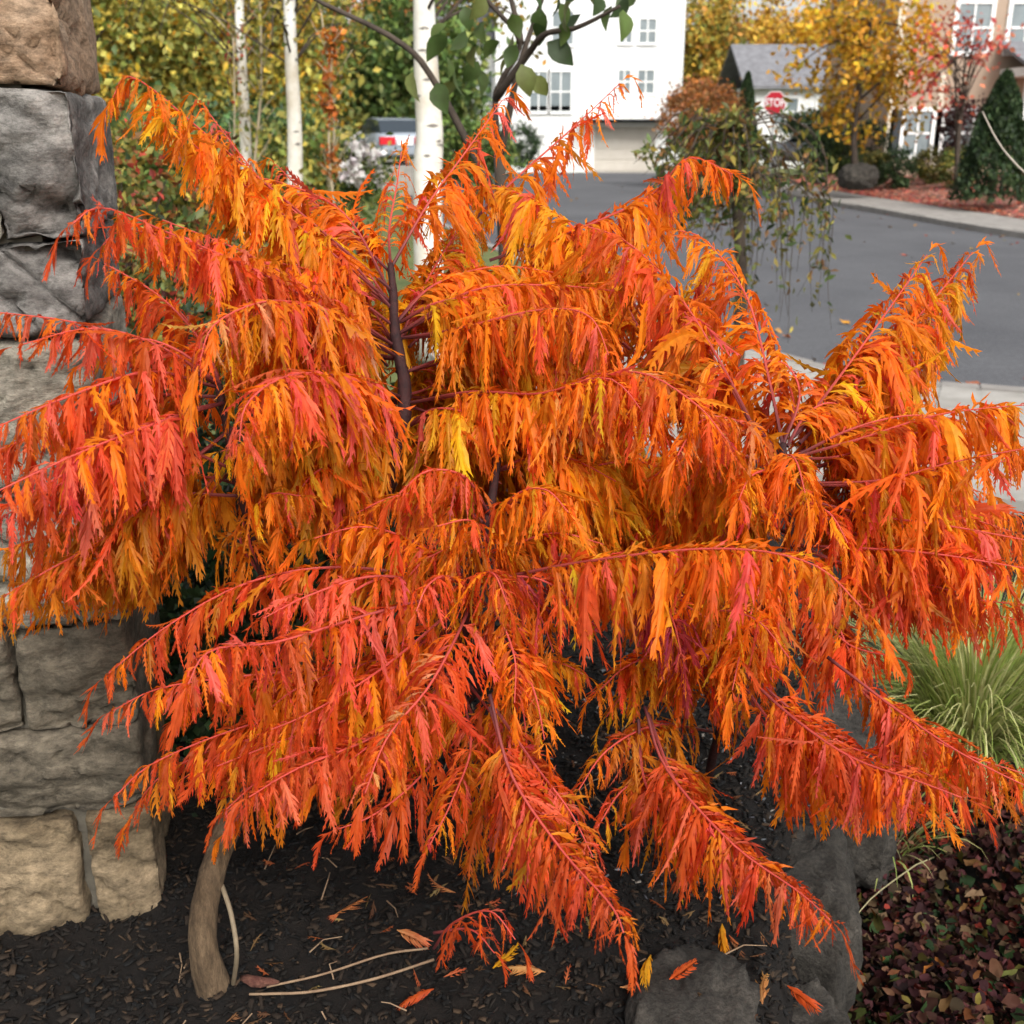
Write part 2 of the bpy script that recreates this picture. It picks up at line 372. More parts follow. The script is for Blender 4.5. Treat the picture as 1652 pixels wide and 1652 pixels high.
for i in range(260):
    t_ = R.random(); near = R.random() < .6; u = (R.random() ** 3 * .3) if R.random() < .5 else R.random(); k_ = R.integers(14, 50)
    q_ = (FK[k_] * (1 - u) + NK[k_] * u) if near else (NK[k_] * (1 - u) + FK[k_] * u); rp.append([q_[0] + R.normal() * .3, q_[1] + R.normal() * .3, STREET + .05 * math.sin(math.pi * u) + .012])
rp = np.array(rp); V, Fq, C = round_leaves(rp, .08, np.vstack([P_ORANGE, P_RED * .8, P_YELLOW * .7, P_BROWN]), .3, 6.0, 6, .6)
tag(mesh_obj('road_leaves', V, Fq, M['dull_leaf'], None, C), 'few fallen leaves scattered on the asphalt street', 'leaves', kind='stuff')
# left lawn bank behind the birches
NL = offset(NK[30:59], .2); n = len(NL); Vv = []
for o_, z_ in zip([0, 1, 3, 6, 12, 22, 40], [-.5, -.45, -.3, -.1, .1, .3, .5]):
    Q = offset(NK[30:59], .17 + o_); Q[:, 2] = z_; Vv.append(Q)
i = (np.arange(6)[:, None] * n + np.arange(n - 1)[None]).ravel()
tag(mesh_obj('lawn', np.vstack(Vv), np.stack([i, i + n, i + n + 1, i + 1], 1), M['lawn'], None, None, True), 'grass bank left of the street behind the birches', 'lawn', kind='structure')

# mulch chips and small gravel on the bed
def chips(n, xr, yr, lmin, lmax, cols, z=.0):
    V = []; Fs = []; C = []; b = MB()
    base = np.array([[i, j, k] for i in (-.5, .5) for j in (-.5, .5) for k in (-.5, .5)])
    fq = np.array([(0, 1, 3, 2), (4, 6, 7, 5), (0, 4, 5, 1), (2, 3, 7, 6), (0, 2, 6, 4), (1, 5, 7, 3)])
    x = R.uniform(*xr, n); y = R.uniform(*yr, n)
    zz = np.array([bed_h(a, c) for a, c in zip(x, y)])
    L = R.uniform(lmin, lmax, n); d = np.c_[L, L * R.uniform(.18, .5, n), L * R.uniform(.1, .25, n)]
    th = R.uniform(0, 6.28, n); ph = R.normal(0, .35, n)
    Vv = base[None] * d[:, None] * (1 + .25 * R.normal(size=(n, 8, 1)))
    X = Vv[..., 0] * np.cos(ph)[:, None] - Vv[..., 2] * np.sin(ph)[:, None]; Z = Vv[..., 0] * np.sin(ph)[:, None] + Vv[..., 2] * np.cos(ph)[:, None]
    Y = Vv[..., 1]
    ct, st = np.cos(th)[:, None], np.sin(th)[:, None]
    P = np.stack([X * ct - Y * st + x[:, None], X * st + Y * ct + y[:, None], Z + zz[:, None] + z + .004], -1).reshape(-1, 3)
    Fq = (fq[None] + (np.arange(n) * 8)[:, None, None]).reshape(-1, 4)
    C = cols[R.integers(0, len(cols), n)] * (1 + .3 * R.normal(size=(n, 1))).clip(.3, 1.8)
    return P, Fq, np.repeat(C, 8, 0).clip(0, .8)
V, Fq, C = chips(30000, (-1.4, .9), (1.1, 3.2), .004, .022, pal((.012, .0085, .006), (.006, .005, .004), (.02, .013, .008), (.045, .028, .016), (.005, .005, .005), (.01, .008, .006)))
tag(mesh_obj('mulch_chips', V, Fq, M['chips'], None, C), 'dark bark mulch chips scattered over the bed', 'mulch', kind='stuff')
V, Fq, C = chips(900, (.0, .9), (1.8, 3.4), .005, .016, pal((.2, .2, .21), (.12, .13, .14), (.3, .27, .23), (.07, .07, .08)))
tag(mesh_obj('gravel', V, Fq, M['chips'], None, C), 'pale gravel bits mixed into the mulch behind the shrub', 'gravel', kind='stuff')

# ------------------------------------------------------------------ stone pillar
def rough_stone(name, x0, x1, y0, y1, z0, z1, frame, mtl, parent, seed, amp=.02, n=48):
    """hewn block; frame maps local (u right, v depth, z up) to the world"""
    O, ux, uy = frame
    V = []; Fs = []; idx = {}
    frng = np.random.default_rng(int(seed * 10)); pl = [(frng.uniform(.2, 1.0), frng.normal() * .75, frng.normal() * .75) for _ in range(7)]
    cen = np.array([(x0 + x1) / 2, (y0 + y1) / 2, (z0 + z1) / 2]); h = np.array([x1 - x0, y1 - y0, z1 - z0]) / 2
    nn = [max(6, int(n * h[0] / h.max())), max(6, int(n * .5)), max(6, int(n * h[2] / h.max()))]
    def vert(i, j, k):
        key = (i, j, k)
        if key in idx: return idx[key]
        q = np.array([2 * i / nn[0] - 1, 2 * j / nn[1] - 1, 2 * k / nn[2] - 1])
        # rounded edges
        m = np.abs(q); r = .10 + .07 * mnoise.noise(Vector((seed, q[0], q[2])))
        p = q * h; e = np.maximum(m - (1 - r), 0) / r
        ln = np.linalg.norm(e)
        if ln > 1e-6 and (m > 1 - r).sum() > 1:
            sh = (ln - max(e.max(), 1e-6)) / ln
            p = p - np.sign(q) * e / ln * sh * min(h) * r * 2.2
        w = cen + p
        s1 = mnoise.noise(Vector((w[0] * 7 + seed * 3.1, w[1] * 7, w[2] * 9)))
        s2 = mnoise.turbulence(Vector((w[0] * 16 + seed, w[1] * 16, w[2] * 26)), 4, False)
        ridge = abs(mnoise.noise(Vector((w[0] * 4 + seed * 7, w[1] * 4, w[2] * 11 + w[0] * 3))))
        out = unit(p / h ** 1.0)
        s3 = mnoise.turbulence(Vector((w[0] * 9 + seed * 2, w[1] * 9, w[2] * 22 - w[0] * 8)), 5, True)
        cr_ = abs(mnoise.noise(Vector((w[0] * 5 - seed, w[1] * 5, w[2] * 9 + w[0] * 6))))
        fx = q[0] + .25 * s1 + .12 * s2; fz = q[2] + .25 * mnoise.noise(Vector((w[0] * 6, seed, w[2] * 6)))
        fac = min(o_ + a_ * fx + b_ * fz for o_, a_, b_ in pl)
        fine = (s2 - .5) * .5 + (s3 - .6) * .45 - 1.1 * max(0, .045 - cr_) / .045 - .8 * max(0, .1 - ridge) / .1
        if q[1] < -.999: w = w + np.array([0, -1., 0]) * amp * (max(-1.6, fac) * 1.1 + fine)
        else: w = w + out * amp * (.5 * s1 + .45 * fine) * (1.0 if q[1] < .5 else .4)
        idx[key] = len(V); V.append(O + ux * w[0] + uy * w[1] + np.array([0, 0, w[2]])); return idx[key]
    def face(a, na, b, nb, fix):
        for i in range(na):
            for j in range(nb):
                Fs.append(tuple(vert(*fix(*p)) for p in ((i, j), (i + 1, j), (i + 1, j + 1), (i, j + 1))))
    X, Y, Z = nn
    face(0, X, 2, Z, lambda i, k: (i, 0, k)); face(0, X, 2, Z, lambda i, k: (X - i, Y, k))
    face(1, Y, 2, Z, lambda j, k: (X, j, k)); face(1, Y, 2, Z, lambda j, k: (0, Y - j, k))
    face(0, X, 1, Y, lambda i, j: (i, j, Z)); face(0, X, 1, Y, lambda i, j: (i, Y - j, 0))
    return mesh_obj(name, V, Fs, mtl, parent, None, True)
pc = atz(262, 1460, 0); ang = math.radians(13)
ux = np.array([math.cos(ang), math.sin(ang), 0]); uy = np.array([-math.sin(ang), math.cos(ang), 0])
pil = thing('stone_pillar', 'rough hewn stone pillar of stacked grey and tan blocks at the left edge', 'pillar', (pc[0] - .3, pc[1] + .2, 0))
def zrow(py): return at(130, py, pc[1] - .02)[2]
rows = [1480, 1312, 1178, 1010, 800, 545, 392, 142, -120, -330]
zz = [-.06] + [zrow(r) for r in rows[1:]]
smats = {}
def smat(k, a, b, c): smats[k] = mat('stone_' + k, a, b, 4.5, .95, .7, 45, c3=c, speck=.55, sscale=38, stretch=(1, 1, 1.7)); return smats[k]
smat('tan', (.22, .135, .08), (.40, .29, .2), (.31, .205, .13)); smat('beige', (.10, .09, .07), (.40, .36, .29), (.25, .225, .18))
smat('slate', (.06, .055, .05), (.34, .315, .285), (.17, .158, .145)); smat('olive', (.06, .05, .035), (.22, .185, .135), (.135, .113, .082))
smat('gold', (.075, .052, .028), (.30, .225, .14), (.19, .142, .085))
core = MB(); 
cz0, cz1 = -.1, zz[-1]
cv = [pc + ux * a + uy * b + np.array([0, 0, c]) for a, b in ((-.75, .045), (-.06, .045), (-.06, .55), (-.75, .55)) for c in (cz0, cz1)]
core.add(cv, [(0, 2, 3, 1), (2, 4, 5, 3), (4, 6, 7, 5), (6, 0, 1, 7), (1, 3, 5, 7), (0, 6, 4, 2)]).build('mortar_core', M['mortar'], pil)
plan = [[('gold', -.78, -.42, 0), ('gold', -.41, -.137, 0), ('gold', -.121, .0, 0)], [('olive', -.78, -.35, 0), ('olive', -.34, .0, 0)], [('olive', -.78, -.2, 0), ('olive', -.195, .0, 0)],
        [('olive', -.78, -.30, 0), ('beige', -.29, .0, 0)], [('beige', -.78, -.24, 0), ('beige', -.235, .0, 0)], [('slate', -.78, -.36, 0), ('slate', -.355, .0, 0)], [('beige', -.78, -.112, 0), ('slate', -.110, .012, 0)],
        [('tan', -.78, -.3, 0), ('tan', -.295, .005, 0)], [('beige', -.78, .0, 0)]]
sd_ = 1
for r_, row in enumerate(plan):
    for kx, a, b, _ in row:
        g = .001
        rough_stone('stone', a, b, -.01 + R.normal() * .006, .56, zz[r_] + g, zz[r_ + 1] - g, (pc, ux, uy), smats[kx], pil, sd_, .032 if kx in ('tan', 'beige', 'slate') else .02)
        sd_ += 1.7

# ------------------------------------------------------------------ boulders
def boulder(label, c, r, seed, rz=0, flat=.7, name='boulder', group='boulders edging the raised bed'):
    n, m = 64, 40; V = []; ca, sa = math.cos(rz), math.sin(rz)
    for i in range(m + 1):
        th = math.pi * i / m
        for j in range(n):
            ph = 2 * math.pi * j / n
            u = np.array([math.sin(th) * math.cos(ph), math.sin(th) * math.sin(ph), math.cos(th)])
            q = np.sign(u) * np.abs(u) ** flat
            d = 1 + .18 * mnoise.noise(Vector(u * 1.6 + seed)) + .10 * mnoise.noise(Vector(u * 4 + seed)) + .10 * (mnoise.turbulence(Vector(u * 5 + seed), 5, True) - .5)
            p = q * d * np.array(r); V.append((p[0] * ca - p[1] * sa + c[0], p[0] * sa + p[1] * ca + c[1], p[2] + c[2]))
    Fs = [(i * n + j, (i + 1) * n + j, (i + 1) * n + (j + 1) % n, i * n + (j + 1) % n) for i in range(m) for j in range(n)]
    return tag(mesh_obj(name, V, Fs, M['rock'], None, None, True), label, 'boulder', group)
boulder('brown grey boulder at the bottom edge under the red frond tips', (.31, 1.50, -.09), (.13, .19, .15), 3.1, -.3, .75)
boulder('small dark grey boulder low between the two larger ones', (.545, 1.63, -.31), (.11, .12, .20), 8.2, .2, .6)
boulder('tall grey boulder with a smooth face beside the grass clump', (.62, 1.98, -.24), (.13, .19, .22), 14.7, -.25, .55)
boulder('far grey boulder edging the bed behind the tall one', (.86, 2.55, -.2), (.16, .28, .22), 21.4, -.2, .6)

# ------------------------------------------------------------------ sumac
sum_base = atz(345, 1602, 0)
sumac = thing('sumac_shrub', 'large cut-leaf sumac shrub with drooping orange and red autumn fronds', 'shrub', (sum_base[0], sum_base[1], 0))
def pstem(name, pts, rad, mtl, k=10, jit=.12):
    P = catmull([at(x, y, Y) if Y is not None else atz(x, y, -.03) for x, y, Y in pts], 26)
    return MB().tube(P, rad, k, jit=jit).build(name, mtl, sumac, True)
pstem('trunk', [(350, 1618, None), (326, 1510, 1.535), (345, 1400, 1.57), (392, 1280, 1.62), (470, 1120, 1.68), (560, 930, 1.74), (632, 775, 1.8)], [.034, .0255, .0235, .0225, .021, .019, .017, .015, .0135, .0125], M['trunk_bark'], 16, .14)
pstem('stem', [(625, 790, 1.79), (648, 700, 1.8), (652, 620, 1.82), (638, 540, 1.84), (634, 470, 1.86), (630, 425, 1.88)], [.0135, .0125, .011, .009, .007, .005], M['stem'], 10, .25)
pstem('stem', [(760, 1330, None), (750, 1250, 1.7), (735, 1150, 1.6), (762, 945, 1.58), (788, 840, 1.64), (805, 715, 1.72)], [.011, .010, .009, .008, .007], M['stem'], 10, .25)
pstem('stem', [(1120, 1380, None), (1160, 1180, 1.75), (1230, 980, 1.7), (1275, 860, 1.66), (1262, 715, 1.7)], [.009, .008, .007, .006], M['stem'], 10, .25)
pstem('stem', [(470, 1120, 1.68), (430, 950, 1.62), (385, 780, 1.58), (352, 620, 1.58)], [.008, .007, .006], M['stem'], 10, .25)
pstem('stem', [(735, 1150, 1.6), (880, 980, 1.75), (1010, 760, 1.9), (1070, 560, 1.98)], [.009, .008, .006], M['stem'], 8, .25)

SC_ = {'r': (.68, .105, .02), 'o': (.84, .225, .012), 'y': (.82, .37, .016), 'p': (.78, .14, .075), 't': (.80, .36, .13), 'm': (.42, .05, .06), 'd': (.62, .21, .012)}
SC_ = {k: np.array(v) for k, v in SC_.items()}
DOWN = np.array([0, 0, -1.])
def leaflet(P0, d0, dn, w0, L, Wd, col, rng, nst=13):
    """one deeply cut leaflet: narrow curved blade with forward pointing lobes"""
    s = np.linspace(0, 1, nst)
    k = np.clip(s * 2.3, 0, 1); k = k * k * (3 - 2 * k)
    D = d0[None] * (1 - k[:, None]) + dn[None] * k[:, None]
    D += (s[:, None] ** 2) * rng.normal(size=3)[None] * .3
    D /= np.linalg.norm(D, axis=1, keepdims=True)
    C = P0 + np.vstack([np.zeros(3), np.cumsum((D[1:] + D[:-1]) / 2, 0)]) * L / (nst - 1)
    w = w0[None] - D * (D @ w0)[:, None]; w /= np.linalg.norm(w, axis=1, keepdims=True) + 1e-9
    nrm = np.cross(D, w)
    tw = rng.normal() * .7 * s + rng.normal() * .35
    w2 = w * np.cos(tw)[:, None] + nrm * np.sin(tw)[:, None]; n2 = np.cross(D, w2)
    hw = Wd * .19 * (np.sin(np.pi * np.clip(s * .95 + .05, 0, 1)) ** .6) * (1 - .35 * s); hw[-1] = 0.0002; hw[0] = Wd * .04
    cup = .45 * hw
    Lm = C + w2 * hw[:, None] - n2 * cup[:, None]; Rm = C - w2 * hw[:, None] - n2 * cup[:, None]
    V = [C, Lm, Rm]; Fs = []
    for i in range(nst - 1):
        Fs += [(i, nst + i, nst + i + 1), (i, nst + i + 1, i + 1), (i, i + 1, 2 * nst + i + 1), (i, 2 * nst + i + 1, 2 * nst + i)]
    prof = Wd * (.75 + .95 * np.sin(np.pi * np.clip(s * .9 + .1, 0, 1))) * (1 - .5 * s)
    ex = []; gs = []; nb = 3 * nst
    cut = rng.uniform(.75, 1.2)
    for side, sg, Mg in ((nst, 1, Lm), (2 * nst, -1, Rm)):
        for i in range(1, nst - 1):
            ln = prof[i] * rng.uniform(.55, 1.2) * cut; sp = rng.uniform(.14, .42)
            ax = sg * w2[i] * sp + D[i] + DOWN * .25 + n2[i] * rng.normal() * .22 - n2[i] * .1
            tp = Mg[i] + ax * ln
            md = Mg[i] + ax * ln * .45 + sg * w2[i] * ln * .10 - n2[i] * ln * .03
            m2 = Mg[i] + ax * ln * .5 - sg * w2[i] * ln * .07 + n2[i] * ln * .02
            b_ = nb + len(ex); ex += [md, m2, tp]; gs += [s[i], s[i], s[i]]
            Fs += [(side + i, b_, b_ + 1), (b_, b_ + 2, b_ + 1), (side + i, b_ + 1, side + min(nst - 1, i + 1))]
    V = np.vstack(V + [np.array(ex)])
    c = np.tile(col, (len(V), 1))
    c[:nst] *= np.array([1.03, 1.15, 1.3])
    red = rng.uniform(.6, 1.05); c[nb + 2::3] *= np.array([1.0, red, .9])
    g = np.concatenate([s, s, s, gs])[:, None]
    if rng.random() < .08: c[(np.concatenate([s, s, s, gs]) > .8)] *= np.array([.45, .5, .6])
    mixc = rng.uniform(-.3, .35)
    c = c * (1 + np.array([0, -1., -.6]) * g * mixc)
    return V, np.array(Fs), c.clip(.004, .92)

leaf_parts = [0]
crng = np.random.default_rng(77)
def Fr(pts, Lpx=150, hue='o', **k):
    """a frond and, inside the crown, a smaller one growing close behind it"""
    frond(pts, Lpx, hue, **k)
    tip, mid_ = pts[-1], pts[len(pts) // 2]
    if not (120 < mid_[0] < 1560 and 330 < mid_[1] < 1300) or crng.random() < .12: return
    for rep_ in range(1):
        dx, dy, dY = crng.normal() * 28, crng.uniform(5, 60), crng.uniform(.05, .14)
        P = [pts[0]]
        for i, p in enumerate(pts[1:], 1):
            f = i / (len(pts) - 1); P.append((p[0] + dx * f + (pts[0][0] - p[0]) * .1 * f, p[1] + dy * f + crng.normal() * 6, p[2] + dY * f))
        h2 = {'r': 'ord', 'o': 'oyd', 'y': 'ydy', 'd': 'ddo', 'p': 'rro', 'm': 'rrm'}[hue][crng.integers(0, 3)]
        k2 = dict(k); k2['mixh'] = 'od'; k2['nst'] = 9
        frond(P, Lpx * .92, h2, **k2)
def frond(pts, Lpx=150, hue='o', Wf=1.0, n=None, single=False, t0=.2, mixh=None, rad=.0024, sparse=1.0, droop=1.0, nst=12):
    """pts: (px, py, Y) along the rachis from stem to tip"""
    rng = np.random.default_rng(int(pts[0][0] * 7 + pts[-1][1] * 13 + pts[-1][0]))
    P3 = catmull([at(*p) for p in pts], 40)
    seg = np.r_[0, np.cumsum(np.linalg.norm(np.diff(P3, axis=0), axis=1))]; LEN = seg[-1]
    mid = P3[20]; pxm = F / (mid[1] * math.cos(PITCH) + (CZ - mid[2]) * math.sin(PITCH)); L0 = Lpx / pxm
    n = n or max(6, int(LEN / .0112 * sparse))
    b = MB(); nq = len(P3[::2]); kk = np.repeat(np.clip(np.linspace(0, 1, nq) / .45, 0, 1), 6)[:, None]
    b.tube(P3[::2], [rad * 1.25, rad * .7, rad * .35], 6, col=np.array([.05, .012, .014]) * (1 - kk) + np.array([.45, .06, .045]) * kk)
    hues = [hue] * 14 + list(mixh or '') * 3 + ['p']
    leaves = []
    for i in range(n):
        t = min(.995, t0 + (1 - t0) * (i + .3 + rng.normal() * .35) / n)
        u = t * LEN
        p = np.array([np.interp(u, seg, P3[:, a]) for a in range(3)])
        j = min(38, int(np.searchsorted(seg, u))); T = unit(P3[min(39, j + 1)] - P3[max(0, j - 1)])
        S = np.cross(T, [0, 0, 1.]); S = unit(S) if np.linalg.norm(S) > .15 else unit(np.array([1, -.3, 0]))
        prof = (.62 + .5 * math.sin(math.pi * min(1, t * .9 + .12))) * (1 - .38 * max(0, t - .55) / .45)
        for sg in (1, -1):
            if rng.random() < .07: continue
            L = L0 * .93 * prof * rng.uniform(.6, 1.18)
            d0 = unit(sg * S * rng.uniform(.45, .95) + T * .5 + np.array([0, 0, .12]) + rng.normal(size=3) * .12)
            dn = unit(DOWN * droop + T * .22 + sg * S * .24 + rng.normal(size=3) * (.16 if rng.random() < .85 else .5))
            c = SC_[hues[rng.integers(0, len(hues))]] * rng.uniform(.75, 1.2) * (1 + rng.normal(size=3) * np.array([.04, .15, .2]))
            leaves.append(leaflet(p, d0, dn, T, L, L * .128 * Wf * rng.uniform(.7, 1.35), c, rng, nst))
    T = unit(P3[-1] - P3[-3])
    leaves.append(leaflet(P3[-1], T, unit(DOWN + T * .6), unit(np.cross(T, [.3, .2, 1])), L0 * .6, L0 * .13, SC_[hue], rng))
    if single and leaf_parts[0] + len(leaves) <= 300:
        fr = b.build('frond', M['rachis'], sumac, True, True)
        for V, Fs, C in leaves: mesh_obj('leaflet', V, Fs, M['sumac'], fr, C)
        leaf_parts[0] += len(leaves)
    else:
        o = 0; VV = []; FF = []; CC = []
        for V, Fs, C in leaves: VV.append(V); FF.append(Fs + o); CC.append(C); o += len(V)
        rv = np.vstack(b.V); ro = o
        fr = mesh_obj('frond', np.vstack(VV + [rv]), [tuple(f) for f in np.vstack(FF).tolist()] + [tuple(i + ro for i in f) for f in b.F], M['sumac'], sumac, np.vstack(CC + [np.vstack(b.C)]))
        fr.data.materials.append(M['rachis'])
        mi = np.zeros(len(fr.data.polygons), np.int32); mi[-len(b.F):] = 1; fr.data.polygons.foreach_set('material_index', mi)
    return fr

# nearest fronds first: their leaflets are pieces of their own
frond([(790, 1120, 1.36), (825, 1250, 1.30), (905, 1370, 1.2), (985, 1460, 1.1), (1008, 1510, 1.06)], 150, 'r', mixh='pod', single=True)
frond([(1040, 1140, 1.5), (1075, 1240, 1.42), (1180, 1360, 1.28), (1290, 1440, 1.18), (1345, 1490, 1.12)], 150, 'r', mixh='po', single=True)
frond([(1190, 1075, 1.5), (1270, 1150, 1.42), (1370, 1220, 1.32), (1480, 1260, 1.24), (1560, 1290, 1.2)], 150, 'r', mixh='oop', single=True)
frond([(1335, 1060, 1.5), (1440, 1140, 1.42), (1550, 1215, 1.32), (1690, 1285, 1.25)], 130, 'r', mixh='oy', single=True, sparse=.8)
frond([(770, 940, 1.58), (950, 905, 1.5), (1160, 885, 1.4), (1310, 910, 1.32), (1400, 990, 1.27)], 190, 'o', mixh='ryd', single=True)
frond([(755, 950, 1.57), (600, 990, 1.48), (450, 1035, 1.38), (340, 1050, 1.28), (300, 1110, 1.24)], 165, 'r', mixh='ppo', single=True)
frond([(768, 955, 1.57), (735, 1030, 1.46), (690, 1110, 1.36), (625, 1190, 1.27), (585, 1290, 1.2)], 150, 'r', mixh='pot', single=True)
frond([(720, 1120, 1.55), (600, 1190, 1.45), (480, 1240, 1.36), (395, 1290, 1.28)], 135, 'r', mixh='pp', single=True, sparse=.85)
# the rest
Fr([(634, 470, 1.86), (480, 340, 1.82), (330, 215, 1.76), (215, 125, 1.7), (178, 165, 1.68)], 150, 'o', mixh='yyoy')
Fr([(634, 500, 1.85), (545, 400, 1.85), (430, 300, 1.87), (320, 160, 1.9)], 110, 'o', mixh='rp')
Fr([(632, 430, 1.88), (690, 330, 1.95), (755, 240, 2.03), (815, 155, 2.1)], 130, 'o', mixh='ypo')
Fr([(630, 430, 1.88), (628, 370, 1.98), (640, 300, 2.06), (648, 240, 2.1)], 95, 'o', mixh='y', Wf=.8)
Fr([(630, 440, 1.88), (560, 370, 1.98), (500, 320, 2.08), (440, 260, 2.14)], 95, 'o', mixh='r')
Fr([(650, 545, 1.84), (740, 530, 1.78), (870, 500, 1.7), (950, 510, 1.63), (985, 580, 1.6)], 150, 'o', mixh='rd')
Fr([(640, 575, 1.83), (540, 510, 1.72), (420, 440, 1.6), (270, 375, 1.5), (165, 335, 1.43), (112, 365, 1.4)], 150, 'r', mixh='oop')
Fr([(625, 590, 1.82), (560, 520, 1.7), (450, 485, 1.55), (350, 520, 1.45), (320, 590, 1.42)], 170, 'o', mixh='ttrp')
Fr([(660, 650, 1.81), (760, 632, 1.74), (870, 635, 1.66), (980, 610, 1.58), (1050, 680, 1.52)], 160, 'o', mixh='yyr')
Fr([(660, 655, 1.81), (740, 680, 1.86), (830, 690, 1.9), (950, 700, 1.92)], 170, 'y', mixh='d')
Fr([(645, 640, 1.8), (560, 610, 1.62), (470, 605, 1.46), (400, 650, 1.38), (385, 720, 1.36)], 185, 'o', mixh='rppp')
Fr([(650, 690, 1.8), (560, 680, 1.7), (450, 700, 1.62), (350, 730, 1.56)], 170, 'y', mixh='od')
Fr([(640, 760, 1.8), (560, 745, 1.68), (500, 770, 1.6), (460, 840, 1.56)], 140, 'o', mixh='rd')
Fr([(1070, 560, 1.98), (940, 380, 2.02), (800, 300, 2.06), (720, 330, 2.1)], 140, 'y', mixh='oo')
Fr([(790, 420, 2.0), (920, 375, 2.02), (1050, 315, 2.02), (1110, 255, 2.0), (1190, 285, 1.98)], 150, 'o', mixh='r', sparse=1.0)
Fr([(760, 360, 2.1), (830, 290, 2.16), (920, 210, 2.2), (1005, 130, 2.24)], 120, 'o', mixh='rr', sparse=.55, t0=.2)
Fr([(1230, 720, 1.7), (1165, 590, 1.74), (1090, 470, 1.78), (1010, 390, 1.8), (930, 360, 1.8)], 170, 'o', mixh='rr')
Fr([(1262, 715, 1.7), (1240, 610, 1.78), (1205, 480, 1.86), (1140, 390, 1.92), (1090, 370, 1.94)], 130, 'o', mixh='ry', sparse=.8)
Fr([(1280, 705, 1.72), (1360, 600, 1.8), (1440, 490, 1.88), (1500, 405, 1.93)], 150, 'o', mixh='yyr')
Fr([(1290, 715, 1.72), (1400, 600, 1.84), (1500, 490, 1.94), (1575, 400, 2.0)], 150, 'o', mixh='ry')
Fr([(1275, 740, 1.68), (1380, 710, 1.66), (1520, 668, 1.62), (1690, 650, 1.58)], 175, 'o', mixh='ryr', sparse=.85)
Fr([(1275, 780, 1.67), (1420, 775, 1.6), (1540, 745, 1.55), (1700, 715, 1.5)], 165, 'o', mixh='rrd', sparse=.75)
Fr([(1270, 880, 1.66), (1400, 885, 1.58), (1520, 895, 1.52), (1700, 925, 1.46)], 150, 'r', mixh='ood')
Fr([(1270, 850, 1.66), (1380, 830, 1.7), (1500, 820, 1.72), (1640, 860, 1.74)], 150, 'r', mixh='ody')
Fr([(700, 930, 1.6), (540, 915, 1.58), (400, 940, 1.55), (270, 1010, 1.5), (165, 1095, 1.46)], 150, 'r', mixh='odd', sparse=.75)
Fr([(720, 1130, 1.62), (560, 1130, 1.6), (400, 1170, 1.55), (250, 1230, 1.5), (180, 1290, 1.47)], 140, 'r', mixh='ooy', sparse=.75)
Fr([(760, 1000, 1.6), (620, 1060, 1.58), (480, 1110, 1.54), (400, 1180, 1.5)], 130, 'o', mixh='ydr')
Fr([(352, 625, 1.58), (240, 600, 1.5), (110, 640, 1.42), (-30, 700, 1.36)], 150, 'r', mixh='oop')
Fr([(352, 622, 1.58), (240, 560, 1.6), (120, 520, 1.6), (-40, 500, 1.6)], 95, 'r', mixh='op', sparse=.8, Wf=.85)
Fr([(360, 650, 1.57), (260, 680, 1.46), (130, 730, 1.36), (-20, 800, 1.28)], 150, 'p', mixh='rro')
Fr([(375, 690, 1.58), (290, 760, 1.52), (180, 860, 1.46), (60, 930, 1.42), (-40, 990, 1.4)], 140, 'd', mixh='oor')
Fr([(375, 720, 1.58), (330, 790, 1.58), (260, 850, 1.57), (180, 910, 1.55)], 140, 'd', mixh='yro')
Fr([(360, 640, 1.58), (330, 560, 1.62), (260, 480, 1.65), (160, 420, 1.66)], 120, 'r', mixh='oo')
Fr([(805, 730, 1.72), (900, 640, 1.66), (1020, 600, 1.6), (1120, 650, 1.52), (1180, 720, 1.48)], 170, 'o', mixh='rrt')
Fr([(1245, 735, 1.68), (1190, 680, 1.6), (1130, 680, 1.53), (1090, 740, 1.48)], 150, 'o', mixh='tr')
Fr([(800, 840, 1.66), (900, 770, 1.7), (1030, 745, 1.72), (1180, 780, 1.72)], 165, 'y', mixh='od')
Fr([(795, 860, 1.66), (860, 830, 1.72), (980, 830, 1.78), (1100, 860, 1.8)], 130, 'd', mixh='yo')
Fr([(1050, 620, 1.96), (1120, 510, 1.96), (1160, 420, 1.98)], 150, 'o', mixh='r')
Fr([(1060, 600, 1.97), (960, 520, 2.0), (860, 480, 2.02), (770, 470, 2.04)], 150, 'o', mixh='ry')
Fr([(1060, 620, 1.96), (960, 590, 1.96), (850, 590, 1.98), (760, 620, 2.0)], 170, 'y', mixh='o')
Fr([(1262, 730, 1.7), (1180, 760, 1.74), (1090, 800, 1.76), (1020, 860, 1.76)], 140, 'o', mixh='yr')
Fr([(800, 1080, 1.6), (860, 1065, 1.6), (905, 1070, 1.58), (945, 1090, 1.56)], 110, 'y', mixh='y', rad=.002)
Fr([(700, 1530, 1.32), (730, 1490, 1.28), (790, 1470, 1.22), (835, 1520, 1.18)], 105, 'r', mixh='p', n=6, rad=.002)
Fr([(980, 900, 1.6), (1050, 940, 1.52), (1085, 1000, 1.46), (1100, 1060, 1.44)], 130, 'm', mixh='ppo')
Fr([(1280, 870, 1.66), (1230, 940, 1.58), (1200, 1030, 1.5), (1180, 1120, 1.46)], 150, 'o', mixh='ydr')
Fr([(1275, 870, 1.66), (1330, 960, 1.6), (1370, 1050, 1.55), (1400, 1110, 1.52)], 120, 'r', mixh='oo', sparse=.7)
Fr([(760, 1000, 1.58), (820, 1040, 1.5), (860, 1110, 1.44), (880, 1200, 1.4)], 130, 'o', mixh='ydr', sparse=.8)
Fr([(740, 1100, 1.6), (760, 1200, 1.5), (730, 1290, 1.42), (690, 1370, 1.36)], 120, 'r', mixh='od', sparse=.8)
